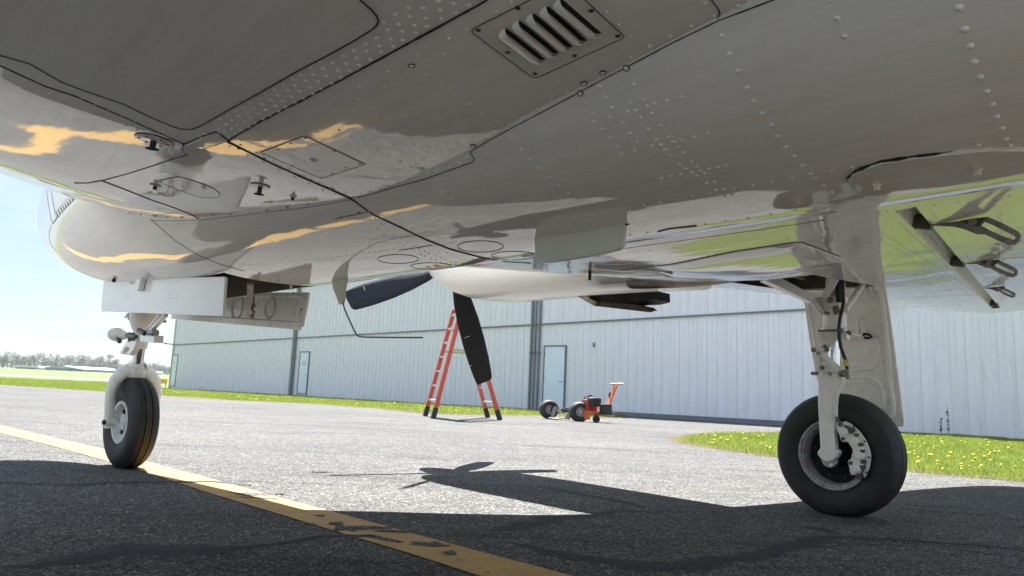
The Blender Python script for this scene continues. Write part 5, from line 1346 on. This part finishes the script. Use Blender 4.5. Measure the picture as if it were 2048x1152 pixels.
def hdoor(pxl, pxr, pyt, pyb, text, labl):
    (x0, z1), (x1, _) = wxz(pxl, pyt), wxz(pxr, pyt); _, z0 = wxz((pxl + pxr) / 2 - 3, pyb); z0 = max(z0, HB(x0) + .02); w_ = x1 - x0; h = z1 - z0; y = .03 * sgn
    mb = MB(); mb.box(((x0 + x1) / 2, y, (z0 + z1) / 2), (w_, .03, h)); dr = mb.build('door', M['doorblue'], hang, 0)
    mb = MB()
    for xa, xb, za, zb in ((x0 - .05, x0, z0 - .05, z1 + .05), (x1, x1 + .05, z0 - .05, z1 + .05), (x0, x1, z1, z1 + .05)): mb.box(((xa + xb) / 2, .035 * sgn, (za + zb) / 2), (xb - xa, .05, zb - za))
    mb.build('door_frame', M['walltrim'], dr, 0)
    mb = MB(); mb.box(((x0 + x1) / 2, .045 * sgn, z0 + .02), (w_, .02, .06)); mb.build('door_threshold', M['wallshade'], dr, 0)
    mb = MB(); kx = x1 - .09; mb.tube([(kx, .045 * sgn, z0 + h * .46), (kx, .10 * sgn, z0 + h * .46), (kx - .12, .10 * sgn, z0 + h * .46)], .012, 8); mb.build('door_handle', M['steel'], dr)
    mb = MB()
    for q in (.12, .5, .88): mb.box((x0 + .01, .05 * sgn, z0 + h * q), (.03, .012, .09))
    each(mb, 'door_hinge', M['steel'], dr, 0)
    if text:
        cu = bpy.data.curves.new('door_number', 'FONT'); cu.body = text; cu.size = .26; cu.align_x = 'CENTER'; cu.extrude = .002; cu.materials.append(M['walltrim'])
        tmp = bpy.data.objects.new('tmp', cu); tm = bpy.data.meshes.new_from_object(tmp); bpy.data.objects.remove(tmp); o = bpy.data.objects.new('door_number', tm); COL.objects.link(o); o.parent = dr; o.location = ((x0 + x1) / 2, .048 * sgn, z0 + h * .70); o.rotation_euler = (R(90), 0, 0 if sgn < 0 else R(180))
hdoor(1092, 1132, 694, 826, None, '')
hdoor(603, 620, 705, 788, '5-2', '')
hdoor(347, 357, 711, 772, '5-1', '')
def pipe(px, off, r_, mat='walltrim'):
    x0, _ = wxz(px, 700); mb = MB(); mb.tube([(x0, off * sgn, HB(x0) - .05), (x0, off * sgn, 5.7)], r_, 12)
    mb.lathe([(r_, -.05), (r_ * 1.5, -.04), (r_ * 1.5, .04), (r_, .05)], (x0, off * sgn, HB(x0) + 2.0), (0, 0, 1), 12); mb.build('downpipe', M[mat], hang)
pipe(1066, .09, .05); pipe(1073, .08, .035); pipe(1081, .08, .04, 'walltrim'); pipe(593, .09, .07); pipe(590, .14, .05, 'wallshade')
x0, _ = wxz(1238, 700); x1, _ = wxz(1700, 700)
mb = MB(); mb.beam((x0, .05 * sgn, HB(x0) + .06), (x1, .05 * sgn, HB(x1) + .06), .05, .14); mb.build('wall_base_strip', M['walltrim'], hang, 0)  # dark strip along the foot of the wall
mb = MB(); xx, zz_ = wxz(1189, 690); mb.box((xx, .05 * sgn, zz_), (.05, .06, .14)); mb.build('wall_switch', M['steel'], hang, 0)
mb = MB(); mb.box((.0, .30 * sgn, 2.6), (.06, .5, .06)); mb.lathe([(0, -.08), (.09, -.06), (.11, .03), (0, .04)], (0, .55 * sgn, 2.6), (0, 0, -1), 14); mb.build('wall_lamp', M['walltrim'], hang, 0)

# ------------------------------------------------------------------ step ladder
M['orange'] = plain('fibreglass_orange', (.62, .085, .045), .45, 0, .1, 20)
M['alu'] = plain('aluminium_rung', (.62, .62, .62), .35, .6, .1, 30)
M['black'] = plain('black_foot', (.02, .02, .02), .6)
lad = thing('step_ladder', 'open orange fibreglass step ladder with aluminium rungs behind the propeller', 'ladder')
f1n, f1f = G(866, 838), G(850, 833); f2n, f2f = G(1000, 841), G(976, 836)
for f in (f1n, f1f, f2n, f2f): f.z = gz(f.y) + .006
apn = W(929, 612, (f1n.y + f2n.y) / 2); apf = apn + ((f1f - f1n) + (f2f - f2n)) * .42 + Vector((.0, 0, 0))
lad.location = (apn.x, apn.y, gz(apn.y)); L0 = Vector(lad.location)
for fn, ff, side in ((f1n, f1f, -1), (f2n, f2f, 1)):
    ex = Vector((side * .04, 0, 0))
    rails = []
    for f, ap in ((fn, apn), (ff, apf)):
        a0 = f.lerp(ap, .055); mb = MB(); wdir = (fn - ff).normalized(); mb.beam(a0 - L0, ap + ex - L0, .075, .03, wdir); rails.append((f, ap + ex)); mb.build('side_rail', M['orange'], lad, 0)
        mb = MB(); mb.beam(f - L0 + Vector((0, 0, .0)), f.lerp(ap, .09) - L0, .085, .05, wdir); mb.build('ladder_foot', M['black'], lad, 0)
    for k in range(1, 8):
        t_ = k * .30 / 2.28 * 1.0 + .02
        if t_ > .95: break
        a = rails[0][0].lerp(rails[0][1], t_); b_ = rails[1][0].lerp(rails[1][1], t_); mb = MB(); mb.beam(a - L0, b_ - L0, .05, .035); mb.build('rung', M['alu'], lad, 0)
mb = MB(); mb.box((apn + apf) / 2 - L0, (.16, (apf - apn).length * .9, .06)); mb.build('hinge_head', M['black'], lad, 0)
mb = MB()
for a, b_ in (((f1n, apn), (f2n, apn)), ((f1f, apf), (f2f, apf))): mb.beam(a[0].lerp(a[1], .60) - L0, b_[0].lerp(b_[1], .60) - L0, .02, .035)
each(mb, 'spreader_bar', plain('spreader_zinc', (.46, .43, .26), .4, .4), lad, 0)

# ------------------------------------------------------------------ aircraft tug
tug = thing('aircraft_tug', 'small motorised aircraft tug with fat black tyres and an orange tow handle', 'aircraft tug')
T1, T2 = G(1097, 838.5), G(1158, 843.5)
for q in (T1, T2): q.z = gz(q.y) + .006
tug.location = T1; tax = (T2 - T1); TW = tax.length; tug.rotation_euler = (0, 0, math.atan2(tax.y, tax.x))
# local x from far wheel to near wheel; local y to the back, where engine and handle sit
axd = Vector((.93, -.36, 0)).normalized()
M['tugorange'] = plain('tug_orange', (.70, .17, .05), .45, 0, .15, 30)
M['tugred'] = plain('engine_red', (.45, .04, .03), .4, 0, .2, 30)
RW = .195
for i, xx in enumerate((0, TW)):
    c_ = Vector((xx, 0, RW)); mb = MB(); mb.lathe([(.095, -.085), (.13, -.105), (.17, -.10), (.192, -.07), (.197, 0), (.192, .07), (.17, .10), (.13, .105), (.095, .085)], c_, axd, 40)
    o = mb.build('tyre', M['rubber'], tug); mb = MB(); mb.lathe([(.10, -.07), (.092, -.09), (.085, -.05), (.04, -.04), (.035, -.09), (0, -.09)], c_, axd, 28); mb.lathe([(.10, .07), (.092, .09), (.085, .05), (.04, .04), (.035, .10), (0, .10)], c_, axd, 28); mb.build('wheel_rim', M['rim'], o)
mb = MB(); mb.beam((0, 0, RW), (TW, 0, RW), .07, .06); mb.beam((0, .05, RW + .04), (TW, .05, RW + .04), .05, .03); mb.build('axle', M['black'], tug, 0)
mb = MB(); mb.prism([(.22, -.05, .26), (.36, -.05, .26), (.40, -.18, .03), (.30, -.18, .03)], (0, .02, 0)); mb.build('cradle_plate', M['black'], tug, 0)
mb = MB(); mb.prism([(TW - .18, -.12, .20), (TW - .10, -.12, .20), (TW - .06, -.2, .04), (TW - .22, -.2, .04)], (0, .02, 0)); mb.build('cradle_plate', M['black'], tug, 0)
mb = MB(); mb.box((.42, -.12, .035), (.26, .22, .012)); mb.build('cradle_floor', plain('cream_plate', (.6, .57, .40), .5), tug, 0)
mb = MB(); mb.box((.32, -.02, .17), (.10, .08, .08)); mb.box((.45, -.02, .19), (.12, .09, .10)); mb.tube([(.28, -.07, .17), (.55, -.07, .17)], .012, 8); each(mb, 'gearbox', M['steel'], tug, 0)
E0 = Vector((TW + .13, .18, 0))
mb = MB(); mb.box(E0 + Vector((.03, .05, .20)), (.26, .42, .05)); mb.prism([tuple(E0 + Vector(p)) for p in ((-.06, -.16, .20), (.16, -.16, .20), (.16, -.16, .06), (-.02, -.16, .06))], (0, .02, 0)); mb.build('orange_frame', M['tugorange'], tug, 0)
mb = MB(); mb.box(E0 + Vector((-.02, .0, .33)), (.16, .26, .22)); eng = mb.build('engine', M['tugred'], tug, 0, .02)
mb = MB(); mb.box(E0 + Vector((.09, .0, .40)), (.20, .24, .18)); mb.build('engine_cover', M['black'], eng, 30, .04)
mb = MB(); mb.tube([E0 + Vector((-.02, 0, .47)), E0 + Vector((-.02, 0, .51))], .07, 16); mb.tube([E0 + Vector((-.02, 0, .51)), E0 + Vector((-.02, 0, .53))], .025, 12); mb.build('fuel_cap', M['black'], eng)
mb = MB(); mb.lathe([(0, 0), (.05, 0), (.055, .02), (.04, .05), (0, .06)], E0 + Vector((-.12, -.05, .42)), (-1, -.4, 0), 16); mb.tube([E0 + Vector((-.10, -.1, .38)), E0 + Vector((-.14, -.12, .30)), E0 + Vector((-.05, -.14, .26))], .016, 8); mb.tube([E0 + Vector((-.12, -.08, .46)), E0 + Vector((-.08, -.08, .50))], .02, 8); each(mb, 'engine_fitting', M['steel'], eng)
mb = MB()
for k in range(5): mb.box(E0 + Vector((-.085, -.02, .26 + k * .025)), (.09, .2, .006))
each(mb, 'cooling_fin', M['steel'], eng, 0)
mb = MB(); mb.box(E0 + Vector((.30, .12, .27)), (.14, .2, .20)); mb.build('battery_box', M['black'], tug, 0, .01)
mb = MB(); mb.box(E0 + Vector((.30, .12, .155)), (.30, .22, .02)); mb.build('battery_tray', M['walltrim'], tug, 0)
mb = MB(); mb.lathe([(0, -.03), (.05, -.032), (.07, -.02), (.07, .02), (.05, .032), (0, .03)], E0 + Vector((.10, .06, .07)), (1, -.5, 0), 24); mb.build('caster_wheel', M['rubber'], tug)
mb = MB(); mb.beam(E0 + Vector((.10, .06, .08)), E0 + Vector((.10, .06, .20)), .09, .02); mb.build('caster_fork', M['tugorange'], tug, 0)
inv = Matrix.Rotation(-tug.rotation_euler.z, 3, 'Z')
lo_ = inv @ (W(1212, 822, T2.y + .15) - T1); hi_ = inv @ (W(1233, 768, T2.y + .35) - T1)
mb = MB(); mb.beam(lo_, hi_, .07, .045); hd = mb.build('tow_handle', M['tugorange'], tug, 0, .005)
mb = MB(); mb.beam(lo_, E0 + Vector((.2, .12, .16)), .06, .05); mb.build('handle_pivot', M['tugorange'], tug, 0)
cr0 = inv @ (W(1220, 768, T2.y + .35) - T1); cr1 = inv @ (W(1247, 767.5, T2.y + .35) - T1)
mb = MB(); mb.tube([cr0, cr1], .016, 10); mb.build('handle_grip', M['steel'], tug)
mb = MB(); mid = lo_.lerp(hi_, .62); mb.box(mid + Vector((-.05, -.02, 0)), (.04, .03, .06)); mb.box(lo_.lerp(hi_, .5) + Vector((-.035, -.02, 0)), (.02, .02, .16)); each(mb, 'handle_lever', M['black'], hd, 0)

# ------------------------------------------------------------------ far things
sg = G(325, 774); sgn_t = thing('taxiway_sign', 'small yellow taxiway sign beside the grass near the hangar corner', 'sign', None, (sg.x, sg.y, gz(sg.y)))
mb = MB(); mb.box((0, 0, .42), (.62, .08, .34)); bd = mb.build('sign_board', plain('sign_yellow', (.75, .42, .02), .5), sgn_t, 0)
mb = MB()
for s in (-.22, .22): mb.tube([(s, 0, 0), (s, 0, .27)], .03, 8)
each(mb, 'sign_post', M['black'], sgn_t)
mb = MB(); mb.prism([(-.06, -.042, .36), (-.02, -.042, .36), (.05, -.042, .52), (.0, -.042, .52)], (0, -.002, 0)); mb.build('sign_symbol', M['black'], bd, 0)
# water tower far beyond the trees
wt = W(217, 742, 1150); tow = thing('water_tower', 'distant dark red water tower above the tree line', 'water tower', None, (wt.x, wt.y, 0))
M['towred'] = plain('tower_red', (.22, .05, .05), .5)
mb = MB(); zt = 24.5; mb.lathe([(0, -5.0), (2.2, -4.2), (4.4, -2.2), (5.4, 0), (5.2, 1.0), (4.0, 2.8), (2.0, 4.0), (0, 4.4)], (0, 0, zt), (0, 0, 1), 28); mb.build('tank', M['towred'], tow)
mb = MB(); mb.tube([(0, 0, 0), (0, 0, zt - 4)], .8, 10); mb.build('riser_pipe', M['towred'], tow)
mb = MB()
for k in range(6): a = k * math.pi / 3; mb.tube([(math.cos(a) * 6.2, math.sin(a) * 6.2, 0), (math.cos(a) * 5.1, math.sin(a) * 5.1, zt - .5)], .28, 6)
each(mb, 'tower_leg', M['towred'], tow)
# far buildings
def shed(pxl, pxr, pyt, pyb, Y, roofc, wallc, label, dep=20):
    P0, P1 = W(pxl, pyb, Y), W(pxr, pyb, Y); h = (pyb - pyt) * Y / FPX; w_ = P1.x - P0.x
    s = thing('shed', label, 'building', None, ((P0.x + P1.x) / 2, Y, 0))
    mb = MB(); mb.box((0, dep / 2, h * .25 - .5), (w_, dep, h * .5 + 1)); wl = mb.build('wall', plain('shed_wall_paint', wallc, .6), s, 0)
    mb = MB(); mb.prism([(-w_ / 2 - .5, -.6, h * .5), (0, -.6, h), (w_ / 2 + .5, -.6, h * .5)] if dep > 30 else [(-w_ / 2, -.6, h * .42), (-w_ / 2 + w_ * .05, -.6, h), (w_ / 2 - w_ * .05, -.6, h), (w_ / 2, -.6, h * .42)], (0, dep + 1, 0)); mb.build('roof', plain('shed_roof', roofc, .5), s, 0)
    mb = MB(); mb.box((w_ * .2, -.1, h * .2), (w_ * .14, .2, h * .38)); mb.build('shed_door', M['walltrim'], s, 0)
shed(29, 79, 729.5, 736.5, 330, (.72, .70, .66), (.5, .5, .5), 'low far shed with a pale white roof at the edge of the field')
shed(89, 164, 730, 740, 300, (.42, .48, .58), (.35, .42, .55), 'wide far blue grey shed with a low gabled roof', 34)
shed(262, 292, 741, 748, 420, (.6, .58, .56), (.55, .55, .55), 'tiny pale shed seen behind the nose wheel fork')
# tree line: bare spring trees just coming into leaf
M['leaf'] = [plain('spring_leaf_%d' % i, c_, .8, 0, .3, .4) for i, c_ in enumerate([(.115, .125, .085), (.10, .135, .06), (.13, .125, .105)])]
M['bark'] = plain('bark_grey', (.12, .105, .09), .9)
def tree_meshes(seed, h, wd):
    rs = random.Random(seed); tr = MB(); tr.tube([(0, 0, -.3), (.1, 0, h * .4), (0, .1, h * .85)], [.28, .18, .05], 6)
    ends = []
    for k in range(16):
        a = rs.uniform(0, 6.28); z0 = h * rs.uniform(.22, .7); l = wd * rs.uniform(.5, 1.0); e = (math.cos(a) * l, math.sin(a) * l, z0 + h * rs.uniform(.15, .3)); tr.tube([(0, 0, z0), (e[0] * .5, e[1] * .5, z0 + (e[2] - z0) * .4), e], [.10, .06, .02], 4); ends.append(e)
    for k in range(60):
        e = rs.choice(ends); tr.tube([e, (e[0] + rs.uniform(-1.4, 1.4), e[1] + rs.uniform(-1, 1), e[2] + rs.uniform(.3, 1.8))], [.035, .012], 3, False)
    cr = MB()
    for k in range(620):
        e = rs.choice(ends); r_ = rs.random() ** .5 * wd * .42; u, v_ = rs.uniform(0, 6.28), rs.uniform(-1, 1); c_ = Vector((e[0] * .85 + math.cos(u) * r_, e[1] * .85 + math.sin(u) * r_, e[2] + v_ * h * .12 + .3)); s = rs.uniform(.12, .34)
        d1 = Vector((rs.uniform(-1, 1), rs.uniform(-1, 1), rs.uniform(-1, 1))).normalized() * s; d2 = Vector((rs.uniform(-1, 1), rs.uniform(-1, 1), rs.uniform(-1, 1))).normalized() * s; cr.add([c_, c_ + d1, c_ + d1 + d2, c_ + d2], [(0, 1, 2, 3)])
    mt = tr.mesh('trunk', 0); mt.materials.append(M['bark']); mc = cr.mesh('crown', 0); mc.materials.append(M['leaf'][seed % 3]); return mt, mc
TM = [tree_meshes(s, h, wd) for s, h, wd in ((0, 9.5, 3.4), (1, 8.0, 3.8), (2, 11, 3.0), (3, 7.0, 3.4), (4, 10, 3.6))]
kinds = ['hazy bare far tree', 'hazy pale green far tree', 'tall thin far tree', 'low bushy far tree', 'broad far tree']
for i in range(84):
    Y = random.uniform(440, 520); px = -30 + i * 5.0 + random.uniform(-4, 4); P = W(px, 738, Y); k = random.randrange(5)
    r = bpy.data.objects.new('tree', None); COL.objects.link(r); r.location = (P.x, Y, -.05); s = random.uniform(.65, 1.0) * (.85 if px > 230 else 1.0); r.scale = (s * 1.15, s, s); r.rotation_euler = (0, 0, random.uniform(0, 6.28)); seg = 'left of the white roofed shed' if px < 28 else 'behind the white roofed shed' if px < 80 else 'behind the wide blue grey shed' if px < 165 else 'between that shed and the water tower' if px < 208 else 'around the foot of the water tower' if px < 235 else 'right of the water tower behind the nose wheel' if px < 300 else 'beside the far corner of the hangar'
    tag(r, kinds[k] + ', ' + seg, 'tree', kinds[k] + ', ' + seg)
    for nm, me in zip(('trunk', 'crown'), TM[k]): o = bpy.data.objects.new(nm, me); COL.objects.link(o); o.parent = r
# undergrowth below the trees, one far-off mass
mb = MB(); rs = random.Random(3)
for k in range(9000):
    Y = rs.uniform(525, 560); x = rs.uniform(-420, -150); h = 4.2 + 1.6 * mnoise.noise((x * .05, 0, 0)) + 1.0 * mnoise.noise((x * .3, 1, 0)); z = rs.uniform(0, 1) * h; s = rs.uniform(.3, .9)
    mb.add([(x, Y, z), (x + s, Y + rs.uniform(-s, s), z + rs.uniform(-.3, .6)), (x + rs.uniform(0, s), Y, z + s)], [(0, 1, 2)])
o = mb.build('woodland', M['leaf'][0], None, 0); o['kind'] = 'stuff'
# air
mb = MB(); mb.box((-200, 700, 14.5), (1400, 1500, 31)); hz_o = mb.build('haze', None, None, 0); hz_o['kind'] = 'stuff'
hm = bpy.data.materials.new('haze_air'); hm.use_nodes = True; ht = hm.node_tree; ht.nodes.clear(); ho = ht.nodes.new('ShaderNodeOutputMaterial'); hv = ht.nodes.new('ShaderNodeVolumePrincipled'); hv.inputs['Density'].default_value = .00016; hv.inputs['Color'].default_value = (.93, .96, 1, 1); hv.inputs['Anisotropy'].default_value = .3; ht.links.new(hv.outputs[0], ho.inputs['Volume']); hz_o.data.materials.clear(); hz_o.data.materials.append(hm)
